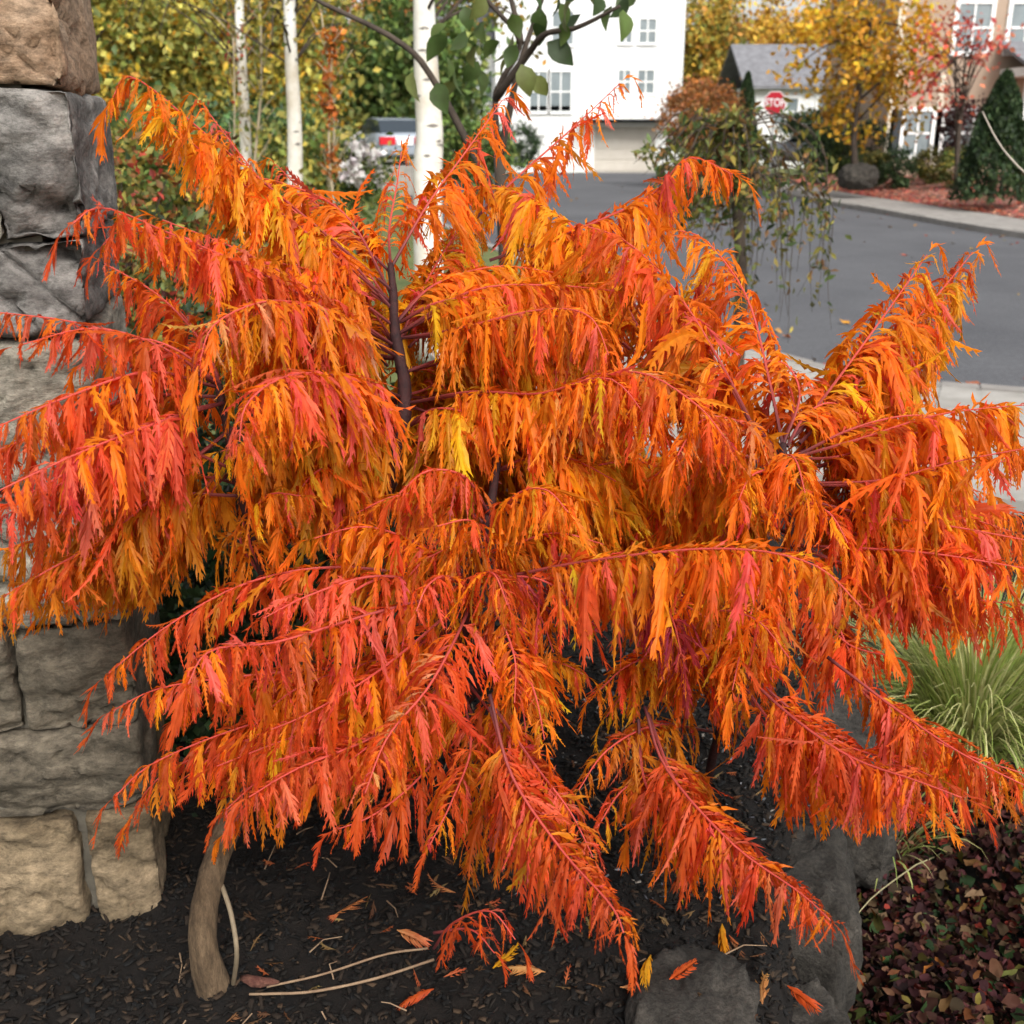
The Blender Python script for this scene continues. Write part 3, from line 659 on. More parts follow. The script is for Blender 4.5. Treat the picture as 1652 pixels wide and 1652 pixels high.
Fr([(1150, 1180, 1.74), (1060, 1170, 1.6), (980, 1210, 1.5), (930, 1280, 1.45)], 110, 'd', mixh='or', sparse=.8)
Fr([(762, 945, 1.58), (840, 930, 1.54), (900, 950, 1.5), (950, 1010, 1.46)], 130, 'r', mixh='om')
Fr([(762, 940, 1.58), (680, 880, 1.6), (590, 850, 1.58), (500, 870, 1.56)], 130, 'o', mixh='rdd')
Fr([(788, 850, 1.64), (720, 800, 1.66), (640, 800, 1.64), (570, 830, 1.62)], 120, 'o', mixh='rd')
Fr([(640, 520, 1.86), (700, 460, 1.92), (800, 430, 1.96), (900, 440, 1.98)], 150, 'o', mixh='yr')
Fr([(636, 500, 1.86), (580, 430, 1.92), (490, 400, 1.96), (400, 400, 1.98)], 150, 'y', mixh='oo')
Fr([(645, 580, 1.84), (560, 560, 1.9), (470, 540, 1.94), (380, 560, 1.96)], 160, 'y', mixh='oo')
Fr([(1290, 760, 1.7), (1380, 740, 1.78), (1480, 760, 1.84), (1600, 800, 1.9)], 140, 'o', mixh='r', sparse=.6)

Fr([(762, 950, 1.58), (700, 1010, 1.52), (600, 1090, 1.46), (500, 1150, 1.42), (430, 1180, 1.4)], 140, 'r', mixh='oop')
Fr([(745, 1050, 1.6), (690, 1130, 1.52), (600, 1200, 1.44), (520, 1260, 1.4)], 130, 'o', mixh='rry')
Fr([(745, 1090, 1.6), (800, 1160, 1.52), (850, 1230, 1.44), (900, 1290, 1.38)], 130, 'r', mixh='ooy')
Fr([(760, 960, 1.6), (800, 990, 1.52), (830, 1060, 1.46), (830, 1140, 1.42)], 120, 'o', mixh='rr')
Fr([(1010, 900, 1.75), (1080, 960, 1.64), (1160, 1010, 1.54), (1250, 1080, 1.48)], 140, 'o', mixh='ryd')
Fr([(640, 600, 1.84), (700, 600, 1.96), (780, 640, 2.02), (880, 680, 2.05)], 170, 'y', mixh='dd')
Fr([(650, 700, 1.82), (720, 740, 1.9), (800, 770, 1.96), (900, 800, 2.0)], 150, 'd', mixh='yo')
Fr([(645, 640, 1.84), (600, 660, 1.95), (540, 700, 2.0), (460, 740, 2.02)], 170, 'd', mixh='yyo')
Fr([(640, 560, 1.85), (680, 470, 1.97), (720, 400, 2.05), (760, 340, 2.12)], 150, 'y', mixh='oo')
Fr([(640, 560, 1.85), (600, 500, 1.98), (540, 430, 2.06), (480, 380, 2.12)], 150, 'o', mixh='yy')
Fr([(1060, 590, 1.97), (1000, 480, 2.06), (920, 420, 2.12), (850, 400, 2.16)], 150, 'o', mixh='ry')
Fr([(1262, 740, 1.7), (1180, 640, 1.84), (1110, 590, 1.92), (1030, 580, 1.98)], 160, 'o', mixh='yr')
Fr([(1265, 760, 1.7), (1330, 800, 1.76), (1420, 830, 1.82), (1530, 850, 1.86)], 140, 'r', mixh='oo')
Fr([(352, 640, 1.6), (300, 640, 1.68), (220, 660, 1.74), (120, 680, 1.78)], 150, 'd', mixh='or')
Fr([(385, 780, 1.6), (320, 770, 1.66), (220, 790, 1.7), (120, 830, 1.74)], 150, 'd', mixh='yor')
Fr([(620, 800, 1.78), (540, 800, 1.74), (460, 780, 1.7), (380, 800, 1.68)], 130, 'o', mixh='dy')
Fr([(640, 530, 1.85), (560, 470, 1.8), (480, 430, 1.76), (370, 420, 1.72)], 150, 'o', mixh='ry')
Fr([(630, 560, 1.84), (540, 540, 1.74), (440, 560, 1.66), (370, 600, 1.62)], 160, 'o', mixh='yrp')

Fr([(720, 1110, 1.62), (560, 1080, 1.6), (400, 1090, 1.54), (260, 1110, 1.5), (175, 1150, 1.48)], 140, 'r', mixh='oop', sparse=.85)
Fr([(700, 940, 1.6), (600, 930, 1.52), (500, 960, 1.46), (420, 1000, 1.43)], 130, 'r', mixh='pp', sparse=.8)
Fr([(1270, 870, 1.66), (1400, 930, 1.6), (1520, 960, 1.56), (1690, 980, 1.5)], 120, 'r', mixh='oo', sparse=.8)
Fr([(1275, 800, 1.67), (1400, 830, 1.62), (1540, 850, 1.58), (1700, 880, 1.54)], 150, 'o', mixh='rr', sparse=.8)
Fr([(770, 930, 1.6), (790, 880, 1.56), (760, 840, 1.5), (700, 850, 1.46)], 120, 'o', mixh='rdy')
Fr([(785, 860, 1.63), (830, 800, 1.58), (880, 790, 1.53), (920, 830, 1.5)], 130, 'o', mixh='ry')
Fr([(790, 830, 1.64), (750, 770, 1.6), (690, 760, 1.56), (640, 800, 1.54)], 120, 'r', mixh='od')
Fr([(1160, 1180, 1.72), (1130, 1060, 1.6), (1150, 990, 1.54), (1220, 1000, 1.48), (1280, 1070, 1.45)], 140, 'o', mixh='ryd')
Fr([(745, 1150, 1.6), (690, 1240, 1.52), (610, 1310, 1.44), (540, 1340, 1.4)], 120, 'r', mixh='op', sparse=.8)
Fr([(755, 1180, 1.62), (780, 1270, 1.52), (840, 1340, 1.42), (880, 1420, 1.34)], 120, 'r', mixh='oy', sparse=.8)
Fr([(1140, 1260, 1.75), (1090, 1240, 1.6), (1010, 1270, 1.5), (960, 1340, 1.44)], 120, 'r', mixh='oyd', sparse=.8)

Fr([(1285, 735, 1.7), (1380, 690, 1.72), (1480, 670, 1.72), (1600, 690, 1.7)], 170, 'o', mixh='ry', sparse=.7)
Fr([(1285, 800, 1.7), (1400, 780, 1.8), (1500, 790, 1.86), (1640, 830, 1.9)], 150, 'o', mixh='ry', sparse=.8)
Fr([(1262, 720, 1.7), (1290, 640, 1.76), (1270, 590, 1.8), (1230, 580, 1.82)], 120, 'o', mixh='ry', sparse=.8)
Fr([(645, 660, 1.82), (590, 640, 1.76), (520, 640, 1.7), (450, 680, 1.66)], 170, 'o', mixh='yd')
Fr([(655, 600, 1.84), (740, 570, 1.9), (830, 560, 1.94), (930, 590, 1.96)], 170, 'y', mixh='oo')

Fr([(1240, 760, 1.72), (1180, 790, 1.8), (1100, 790, 1.86), (1000, 800, 1.9)], 170, 'y', mixh='oo')
Fr([(1270, 860, 1.68), (1200, 820, 1.76), (1120, 820, 1.8), (1040, 850, 1.82)], 150, 'o', mixh='yd')
Fr([(1255, 900, 1.68), (1170, 920, 1.72), (1060, 930, 1.74), (950, 960, 1.74)], 150, 'y', mixh='oo')
Fr([(1190, 1080, 1.72), (1110, 1050, 1.66), (1020, 1070, 1.6), (960, 1120, 1.56)], 120, 'o', mixh='ry')
Fr([(385, 760, 1.58), (260, 720, 1.5), (120, 770, 1.44), (-40, 860, 1.38)], 160, 'r', mixh='ppo')
Fr([(390, 800, 1.6), (260, 800, 1.56), (120, 850, 1.52), (-40, 900, 1.5)], 150, 'd', mixh='oor')
Fr([(352, 640, 1.58), (220, 640, 1.54), (90, 690, 1.5), (-40, 740, 1.48)], 150, 'r', mixh='oo')
Fr([(380, 750, 1.6), (300, 830, 1.62), (210, 900, 1.6), (100, 960, 1.58)], 140, 'd', mixh='oo')
Fr([(800, 760, 1.72), (740, 720, 1.8), (680, 700, 1.88), (600, 720, 1.94)], 170, 'y', mixh='od')
Fr([(1280, 740, 1.72), (1340, 690, 1.84), (1420, 640, 1.92), (1500, 560, 2.0)], 150, 'y', mixh='oo')
Fr([(634, 480, 1.86), (560, 350, 1.95), (470, 300, 2.0), (380, 280, 2.02)], 140, 'o', mixh='ry')
Fr([(640, 540, 1.85), (760, 470, 1.84), (880, 460, 1.82), (1000, 470, 1.8)], 150, 'o', mixh='ry')

Fr([(805, 720, 1.72), (850, 690, 1.8), (930, 680, 1.86), (1030, 700, 1.9)], 170, 'y', mixh='oo')
Fr([(788, 860, 1.65), (740, 880, 1.6), (690, 900, 1.56), (640, 950, 1.54)], 120, 'o', mixh='rd')
Fr([(765, 930, 1.6), (830, 880, 1.6), (900, 860, 1.6), (980, 880, 1.6)], 130, 'd', mixh='oy')
Fr([(650, 640, 1.83), (700, 620, 1.92), (760, 560, 1.98), (820, 520, 2.02)], 160, 'y', mixh='oo')
Fr([(1050, 640, 1.96), (1000, 660, 1.94), (930, 660, 1.94), (870, 700, 1.94)], 170, 'y', mixh='od')

Fr([(1195, 1070, 1.55), (1270, 1140, 1.5), (1360, 1200, 1.44), (1450, 1230, 1.38), (1520, 1260, 1.34)], 150, 'r', mixh='oo')
Fr([(1190, 1090, 1.55), (1240, 1160, 1.5), (1310, 1230, 1.44), (1390, 1270, 1.4), (1460, 1300, 1.37)], 130, 'r', mixh='oop')
Fr([(1340, 1065, 1.55), (1440, 1150, 1.5), (1540, 1210, 1.42), (1690, 1260, 1.36)], 140, 'r', mixh='oo')
Fr([(1045, 1150, 1.56), (1090, 1260, 1.48), (1170, 1350, 1.38), (1270, 1420, 1.3)], 150, 'r', mixh='od')
Fr([(1030, 1160, 1.56), (1040, 1260, 1.5), (1090, 1340, 1.42), (1170, 1400, 1.36)], 130, 'd', mixh='or')
Fr([(790, 1140, 1.42), (830, 1260, 1.36), (890, 1350, 1.28), (950, 1430, 1.2)], 140, 'r', mixh='od')
Fr([(790, 1130, 1.45), (860, 1230, 1.42), (920, 1310, 1.36), (960, 1390, 1.3)], 120, 'r', mixh='opd')
Fr([(1250, 940, 1.66), (1320, 990, 1.6), (1370, 1040, 1.55), (1440, 1060, 1.5)], 130, 'r', mixh='oo', sparse=.8)
Fr([(700, 1505, 1.34), (760, 1500, 1.3), (800, 1540, 1.26)], 90, 'r', mixh='p', n=5, rad=.002, Wf=1.3)
Fr([(720, 1115, 1.6), (600, 1150, 1.52), (470, 1190, 1.46), (340, 1240, 1.42)], 130, 'r', mixh='oy')

Fr([(1265, 760, 1.66), (1268, 735, 1.58), (1285, 745, 1.52), (1300, 800, 1.48)], 120, 'o', mixh='ry')
Fr([(1265, 780, 1.66), (1240, 760, 1.58), (1210, 770, 1.52), (1190, 810, 1.48)], 120, 'o', mixh='ry')
Fr([(1268, 820, 1.66), (1300, 810, 1.6), (1340, 830, 1.55), (1370, 880, 1.52)], 120, 'r', mixh='oo')
Fr([(1270, 720, 1.7), (1300, 670, 1.74), (1340, 650, 1.76), (1390, 670, 1.76)], 130, 'o', mixh='ry')
Fr([(765, 945, 1.56), (780, 925, 1.5), (800, 930, 1.45), (820, 980, 1.42)], 110, 'r', mixh='o')
Fr([(755, 950, 1.56), (720, 930, 1.5), (690, 945, 1.45), (670, 990, 1.42)], 110, 'r', mixh='po')
Fr([(640, 640, 1.8), (620, 700, 1.9), (560, 720, 1.96), (500, 700, 2.0)], 160, 'y', mixh='o')
Fr([(660, 560, 1.9), (700, 520, 2.0), (730, 470, 2.08), (750, 420, 2.14)], 150, 'o', mixh='yy')

Fr([(655, 690, 1.81), (700, 660, 1.76), (760, 670, 1.72), (820, 720, 1.7)], 150, 'y', mixh='oo')
Fr([(650, 720, 1.8), (610, 700, 1.74), (560, 720, 1.7), (510, 770, 1.67)], 150, 'y', mixh='oo')
Fr([(800, 760, 1.71), (850, 740, 1.68), (920, 740, 1.66), (1000, 780, 1.64)], 150, 'y', mixh='oo')
Fr([(795, 840, 1.66), (850, 800, 1.66), (930, 800, 1.66), (1010, 830, 1.66)], 140, 'y', mixh='od')
Fr([(1250, 760, 1.7), (1180, 730, 1.68), (1100, 740, 1.66), (1040, 780, 1.66)], 150, 'y', mixh='oo')
Fr([(645, 520, 1.86), (700, 490, 1.84), (770, 480, 1.82), (850, 500, 1.8)], 150, 'y', mixh='oo')
Fr([(640, 500, 1.86), (570, 450, 1.86), (500, 430, 1.84), (430, 440, 1.82)], 150, 'y', mixh='oo')
Fr([(430, 940, 1.62), (400, 860, 1.58), (430, 800, 1.55), (490, 800, 1.53)], 130, 'd', mixh='yo')
Fr([(640, 1180, 1.6), (520, 1200, 1.54), (430, 1250, 1.48), (360, 1310, 1.44)], 120, 'r', mixh='ppo')
Fr([(640, 1200, 1.6), (500, 1180, 1.56), (380, 1200, 1.52), (290, 1260, 1.5)], 120, 'r', mixh='oo')
Fr([(352, 620, 1.58), (260, 560, 1.52), (150, 530, 1.48), (20, 560, 1.44)], 120, 'r', mixh='pp', sparse=.8)
Fr([(640, 560, 1.84), (520, 480, 1.74), (400, 410, 1.66), (250, 350, 1.58)], 150, 'o', mixh='rp')
Fr([(634, 490, 1.86), (500, 380, 1.8), (370, 280, 1.76), (260, 190, 1.72)], 150, 'o', mixh='yy')

# small things about the trunk
tb = MB().tube(catmull([atz(374, 1600, -.02), at(382, 1540, 1.50), at(374, 1480, 1.52), at(362, 1440, 1.55), at(356, 1425, 1.57)], 18), .0042, 8).build('irrigation_tube', M['tube'], None, True)
tag(tb, 'thin tan tube looping up beside the trunk base', 'tube')
for lab, pts, r_ in (('upper of two pale dry stalks lying by the trunk', [(430, 1592), (520, 1572), (620, 1540), (690, 1530)], .0022), ('lower pale dry stalk lying nearest the bottom edge', [(402, 1604), (500, 1600), (600, 1580), (700, 1548)], .0026)):
    tag(MB().tube(catmull([atz(x, y, .018) for x, y in pts], 14), r_, 6, jit=.3).build('dry_stalk', M['dead'], None, True), lab, 'stalk', 'dry stalks on the mulch')
st = catmull([atz(388, 1578, .02), atz(415, 1583, .03), atz(450, 1585, .02)], 6)
tag(MB().tube(st, [.004, .011, .009, .003], 7, jit=.5).build('bark_scrap', mat('red_bark', (.08, .025, .02), (.2, .09, .06), 60, .9, .8, 120), None, True), 'short reddish bark scrap at the end of the stalks', 'bark')
dv_, df_, dc_, o_ = [], [], [], 0
for i in range(230):
    x, y = R.uniform(-.5, .62), R.uniform(1.25, 2.6)
    if x > edge_x(y): continue
    a = R.uniform(0, 6.28); d = np.array([math.cos(a), math.sin(a), R.normal() * .2])
    V, Fs, C = leaflet(np.array([x, y, bed_h(x, y) + .018]), d, unit(d + np.array([0, 0, -.1])), np.array([-math.sin(a), math.cos(a), R.normal() * .5]), R.uniform(.02, .05), .01, np.array([(.25, .12, .05), (.12, .06, .03), (.35, .09, .03), (.3, .2, .08)][R.integers(0, 4)]) * R.uniform(.4, 1), R, 6)
    dv_.append(V); df_.append(Fs + o_); dc_.append(C); o_ += len(V)
tag(mesh_obj('leaf_debris', np.vstack(dv_), np.vstack(df_), M['dull_leaf'], None, np.vstack(dc_)), 'small shed leaf scraps scattered over the mulch', 'leaves', kind='stuff')
tv = MB()
for i in range(60):
    x, y = R.uniform(-1.1, .5), R.uniform(1.2, 2.6); a = R.uniform(0, 6.28); l = R.uniform(.03, .1); p = np.array([x, y, bed_h(x, y) + .014]); d = np.array([math.cos(a), math.sin(a), R.normal() * .12]) * l
    tv.tube([p, p + d * .5 + R.normal(size=3) * .006, p + d], [.0016, .0008], 4)
tag(tv.build('twig_debris', M['dead']), 'thin dry twigs scattered over the mulch', 'twigs', kind='stuff')
FL = [(1050, 1540, 'y', 'bright yellow fallen leaflet lying on top of the brown boulder'), (1080, 1580, 'r', 'red fallen leaflet at the foot of the yellow one on the boulder'), (1000, 1592, 't', 'tan curled leaflet left of the brown boulder top'), (880, 1568, 't', 'long tan leaflet lying between low red frond and boulder'), (795, 1562, 'y', 'pale yellow leaflet lying under the low red frond'), (640, 1500, 't', 'tan leaflet lying above the ends of the dry stalks'), (1165, 1490, 'y', 'yellow leaflet caught at the dark gap between boulders'), (1230, 1620, 't', 'tan leaflet at the bottom edge right of the brown boulder'), (735, 1440, 't', 'tan leaflet on dark mulch below the hanging red fronds'), (540, 1475, 't', 'lone tan leaflet on open mulch right of the trunk'), (700, 1595, 'r', 'dark red leaflet on mulch at the end of the lower stalk'), (1270, 1590, 'r', 'red leaflet lying in front of the small dark boulder')]
for i, (x, y, h, lab) in enumerate(FL):
    p = atz(x, y, 0); z = bed_h(p[0], p[1]) + .02
    if x > 1000 and x < 1150: z = .078
    p = atz(x, y, z); a = R.uniform(0, 6.28); d = np.array([math.cos(a), math.sin(a), .1])
    V, Fs, C = leaflet(p, d, unit(d + np.array([0, 0, -.12])), np.array([-math.sin(a), math.cos(a), R.normal() * .3]), .075, .02, SC_[h], R)
    tag(mesh_obj('fallen_leaf', V, Fs, M['sumac'], None, C), lab, 'leaf', 'fallen leaflets under the shrub')

# ------------------------------------------------------------------ ornamental grass, purple ground cover
def grass_clump(label, c, n, L, spread, palette, seed):
    rng = np.random.default_rng(seed); t = thing('grass_clump', label, 'grass', c, 'variegated grass clumps'); c = np.array(c)
    V = []; Fs = []; C = []; o = 0; m = 8
    for i in range(n):
        a = rng.uniform(0, 6.28); tilt = rng.uniform(.05, 1.0) ** .8 * spread; ln = L * rng.uniform(.55, 1.1)
        b = c + np.array([math.cos(a), math.sin(a), 0]) * rng.uniform(0, .05)
        a2 = a + rng.normal() * .35; h = np.array([math.cos(a2), math.sin(a2), 0]); side = np.array([-h[1], h[0], 0])
        s = np.linspace(0, 1, m); an = tilt * .5 + s * s * rng.uniform(.7, 1.6) * (0.4 + tilt)
        st_ = np.stack([np.sin(an), np.cos(an)], 1) * ln / m
        cu = np.cumsum(st_, 0); P = b + h * cu[:, :1] + np.array([0, 0, 1.]) * cu[:, 1:]
        wd = .0036 * (1 - s ** 2 * .9) * rng.uniform(.7, 1.3)
        V += [P + side * wd[:, None], P - side * wd[:, None]]
        for k in range(m - 1): Fs.append((o + k, o + k + 1, o + m + k + 1, o + m + k))
        col = palette[rng.integers(0, len(palette))] * rng.uniform(.7, 1.2); C.append(np.tile(col, (2 * m, 1))); o += 2 * m
    ob = mesh_obj('blades', np.vstack(V), np.array(Fs), M['leaf'], t, np.vstack(C)); ob['kind'] = 'stuff'
    return t
P_GRASS = pal((.28, .36, .09), (.38, .43, .13), (.55, .55, .26), (.2, .28, .06), (.42, .42, .17))
gb = atz(1550, 1270, -.46)
grass_clump('large fountain of yellow-green grass at the right edge below the sumac', (gb[0], gb[1], -.46), 1700, .78, 1.05, P_GRASS * 1.15, 3)
gb2 = atz(1420, 1400, -.44)
grass_clump('thin dark tuft of grass stems between tall boulder and purple plants', (gb2[0], gb2[1], -.44), 60, .32, 1.1, P_GRASS * .8, 4)
tag(MB().tube(catmull([np.array([gb[0], gb[1], -.42]), np.array([gb[0] - .04, gb[1] - .1, -.15]), at(1545, 1345, 2.6), at(1470, 1400, 2.35), at(1400, 1455, 2.15), at(1352, 1525, 2.0)], 20), [.0022, .0022, .002, .001], 6).build('pale_grass_stalk', mat('pale_stalk', (.22, .19, .1), (.32, .28, .16), 30, .8), None, True), 'pale bent grass stalk arching before the purple plants', 'stalk')
def ground_pts(n, x0, x1, y0, y1, h0, h1):
    x = R.uniform(x0, x1, n); y = R.uniform(y0, y1, n)
    z = np.array([bed_h(a, b) for a, b in zip(x, y)])
    top = h0 + (h1 - h0) * np.array([.5 + .5 * mnoise.noise(Vector((a * 5, b * 5, 9))) for a, b in zip(x, y)])
    return np.c_[x, y, z + top * R.random(n) ** .5]
pts = ground_pts(15000, .72, 2.3, 1.35, 2.75, .03, .2)
pts = pts[pts[:, 0] > np.array([edge_x(b) for b in pts[:, 1]]) + .16]
V, Fq, C = round_leaves(pts, .025, np.vstack([P_PURPLE, P_PURPLE, P_BROWN * .5, P_BROWN * .8, P_PURPLE * 1.3, P_DARK[:2], P_RED[:1] * .25]), .5, .2, 9)
tag(mesh_obj('groundcover', V, Fq, M['dull_leaf'], None, C), 'dark purple ground cover with curled brown leaves at the lower right', 'ground cover', kind='stuff')
q = ground_pts(700, .75, 2.2, 1.4, 2.5, .12, .22); q = q[q[:, 0] > np.array([edge_x(b) for b in q[:, 1]]) + .2]
V, Fq, C = round_leaves(q, .03, np.vstack([P_BROWN * 1.3, P_ORANGE * .35, P_OLIVE * .3, P_GREEN[:1] * .5, pal((.16, .08, .045), (.08, .04, .025))]), .4, .1, 8, .5)
tag(mesh_obj('curled_dry_leaves', V, Fq, M['dull_leaf'], None, C), 'curled dry brown leaves caught on the purple plants', 'leaves', kind='stuff')

# ------------------------------------------------------------------ shrubs and small trees behind the sumac
tree('evergreen_shrub', 'dark green shrub behind the sumac beside the pillar', (-.95, 2.95, 0), (-.85, 2.9, .45), (.55, .4, .45), 9000, .04, P_DARK, .012, 60, .1, 'shrubs behind the sumac', limbs=14, cat='shrub', stems=3)
tree('evergreen_shrub', 'low black-green shrub in the shade between pillar and trunk', (-.52, 2.25, 0), (-.50, 2.25, .22), (.26, .2, .26), 5000, .035, P_DARK * .8, .01, 40, .06, 'shrubs behind the sumac', limbs=12, cat='shrub', stems=3)
tree('mixed_shrub', 'olive and red tinged shrub right of the pillar behind the top left frond', (-1.7, 4.6, -.2), (-1.62, 4.6, .75), (.6, .5, .75), 9000, .045, np.vstack([P_GREEN, P_OLIVE, P_OLIVE, P_ORANGE * .8, P_RED[:1] * .8]), .015, 60, .13, 'shrubs behind the sumac', limbs=14, cat='shrub', stems=3)
# broad-leaved green tree, near: branches come in at the top of the frame
gt_b = (-.05, 4.55, -.03)
gt = thing('broad_leaved_tree', 'dark branched small tree with broad green leaves before the white house', 'tree', gt_b)
b = MB()
arms = [[(815, 420, 4.5), (805, 250, 4.5), (800, 150, 4.5), (840, 70, 4.45), (790, 5, 4.4), (770, -40, 4.4)], [(800, 160, 4.5), (850, 90, 4.4), (880, 55, 4.3), (930, 45, 4.2), (1000, 10, 4.1)], [(805, 260, 4.5), (835, 120, 4.45), (860, 40, 4.5), (890, -40, 4.5)], [(790, 300, 4.5), (700, 130, 4.6), (640, 65, 4.6), (520, 5, 4.7), (480, -20, 4.7)], [(840, 70, 4.45), (830, 20, 4.5), (815, -30, 4.5)]]
P0 = catmull([np.array(gt_b), at(825, 600, 4.52), at(815, 420, 4.5), at(805, 250, 4.5)], 12); b.tube(P0, [.035, .028, .022], 9)
twigs = []
for a in arms:
    P = catmull([at(*p) for p in a], 16); b.tube(P, [.016, .011, .006], 7, jit=.2); twigs.append(P)
b.build('trunk', M['bark'], gt, True)
def broad_leaf(p, d, L, col):
    d = unit(d); w = unit(np.cross(d, R.normal(size=3))); nn = np.cross(d, w); V = []; m = 6
    for i in range(m):
        s = i / (m - 1); hw = L * .33 * math.sin(math.pi * min(1, s ** .75)) + .001; c = p + d * L * s + nn * L * .12 * math.sin(s * 3)
        V += [c + w * hw + nn * hw * .25, c, c - w * hw + nn * hw * .25]
    Fs = []
    for i in range(m - 1): Fs += [(3 * i, 3 * i + 1, 3 * i + 4, 3 * i + 3), (3 * i + 1, 3 * i + 2, 3 * i + 5, 3 * i + 4)]
    return np.array(V), np.array(Fs), np.tile(col, (len(V), 1))
LP = [(750, 30), (715, 110), (660, 130), (740, 130), (770, 60), (760, 95), (720, 55), (870, 35), (890, 30), (905, 60), (920, 25), (945, 40), (960, 15), (1000, 40), (985, 30), (1015, 25), (1025, 5), (830, 75), (845, 125), (860, 140), (800, 95), (825, 110), (880, 85), (730, 5), (780, 20), (860, 5), (970, -10), (780, 120), (865, 60), (895, 10), (930, 0), (745, 70), (725, 85), (815, 45), (735, 150), (765, 135), (700, 150), (835, 100)]
for (x, y) in LP:
    p = at(x + R.normal() * 5, y - 22 + R.normal() * 5, 4.4 + R.normal() * .15)
    V, Fs, C = broad_leaf(p, np.array([R.normal() * .5, R.normal() * .4, -1]), R.uniform(.08, .125), P_GREEN[R.integers(0, 4)] * R.uniform(.6, 1.1))
    mesh_obj('leaf', V, Fs, M['leaf'], gt, C, True)
# weeping tree by the street
wt_b = (1.52, 7.3, -.49)
wt = thing('weeping_tree', 'small weeping tree with olive leaves hanging beside the street', 'tree', wt_b)
b = MB(); top = at(1175, 215, 7.3); P = catmull([np.array(wt_b), np.array(wt_b) * .5 + top * .5 + [.06, 0, .1], top], 12); b.tube(P, [.05, .04, .03], 9)
lp = []; rngw = np.random.default_rng(8)
for i in range(120):
    a = rngw.uniform(0, 6.28); rx = rngw.uniform(.1, .62); ex = (1.15 if math.cos(a) > 0 else 1.0)
    s0 = P[9 + i % 3]; h = np.array([math.cos(a) * ex, math.sin(a), 0])
    dr = rngw.uniform(.15, .45) if math.cos(a) < .3 else rngw.uniform(.3, 1.05)
    Q = catmull([s0, s0 + h * rx * .5 + [0, 0, rngw.uniform(.02, .14)], s0 + h * rx * .92 + [0, 0, -.1], s0 + h * rx + [rngw.normal() * .03, rngw.normal() * .03, -dr * .6], s0 + h * rx * 1.02 + [rngw.normal() * .05, 0, -dr]], 14)
    b.tube(Q, [.006, .0012], 5); k = int(26)
    u = rngw.random(k) * 12.9; ii = u.astype(int); lp.append(Q[ii] + rngw.normal(size=(k, 3)) * .03)
b.build('trunk', M['bark'], wt, True)
V, Fq, C = leaf_cards(np.vstack(lp), .065, np.vstack([P_OLIVE * .9, P_GREEN, P_OLIVE * .7, P_ORANGE[2:] * .9]), .4, up=1.0)
mesh_obj('crown', V, Fq, M['leaf'], wt, C)
# birches
def birch(label, pts, r0, r1, base, seed):
    t = thing('birch_tree', label, 'tree', base, 'birches behind the sumac'); b = MB()
    P = catmull([np.array(base)] + [at(*p) for p in pts], 30); b.tube(P, [r0 * 1.15, r0, (r0 + r1) / 2, r1], 14, jit=.05).build('trunk', M['birch'], t, True)
    rng = np.random.default_rng(seed); k = MB()
    T = np.gradient(P, axis=0)
    for i in range(16):
        j = rng.integers(3, 29); th = rng.uniform(3.6, 5.9); r = np.interp(j, [0, 10, 29], [r0 * 1.1, r0, r1]) * 1.012
        w = rng.uniform(.15, .6); zc = P[j] + T[j] * rng.random(); V = []
        hh = rng.uniform(.004, .02)
        for a in np.linspace(th - w, th + w, 6): V += [zc + [math.cos(a) * r, math.sin(a) * r, hh * (1 - abs(a - th) / w)], zc + [math.cos(a) * r, math.sin(a) * r, -hh * (1 - abs(a - th) / w) - .001]]
        k.add(np.array(V), [(2 * q_, 2 * q_ + 2, 2 * q_ + 3, 2 * q_ + 1) for q_ in range(5)])
    k.build('bark_markings', M['birch_mark'], t)['kind'] = 'stuff'
    tp = P[-1]; br = MB(); pts_ = []
    for i in range(16):
        j = rng.integers(17, 30); a = rng.uniform(0, 6.28); e = P[j] + np.array([math.cos(a), math.sin(a), rng.uniform(.2, .9)]) * rng.uniform(.5, 1.3)
        Q = catmull([P[j], (P[j] + e) / 2 + [0, 0, .1], e, e + [math.cos(a) * .2, math.sin(a) * .2, -.3]], 8); br.tube(Q, [r1 * .25, .004], 5)
        pts_.append(Q[rng.integers(3, 8, 60)] + rng.normal(size=(60, 3)) * .1)
    br.build('branches', M['bark'], t, True)
    V, Fq, C = leaf_cards(np.vstack(pts_), .06, np.vstack([P_OLIVE, P_YELLOW[2:4]]), .6); mesh_obj('crown', V, Fq, M['leaf'], t, C)
birch('thick white birch trunk in the middle behind the sumac', [(690, 300, 10), (693, 220, 10), (688, 120, 10.02), (684, 20, 10.05), (680, -120, 10.1), (676, -420, 10.2)], .12, .065, (at(695, 620, 10)[0], 10, -.55), 1)
birch('slim white birch stem nearest the pillar', [(398, 300, 11), (395, 200, 11), (390, 100, 11), (386, 0, 11), (384, -300, 11)], .052, .035, (at(400, 560, 11)[0], 11, -.55), 2)
birch('slim white birch stem between the thick trunk and the slimmest one', [(476, 300, 10.6), (475, 200, 10.6), (470, 100, 10.6), (467, 0, 10.6), (466, -300, 10.6)], .068, .045, (at(478, 580, 10.6)[0], 10.6, -.55), 3)
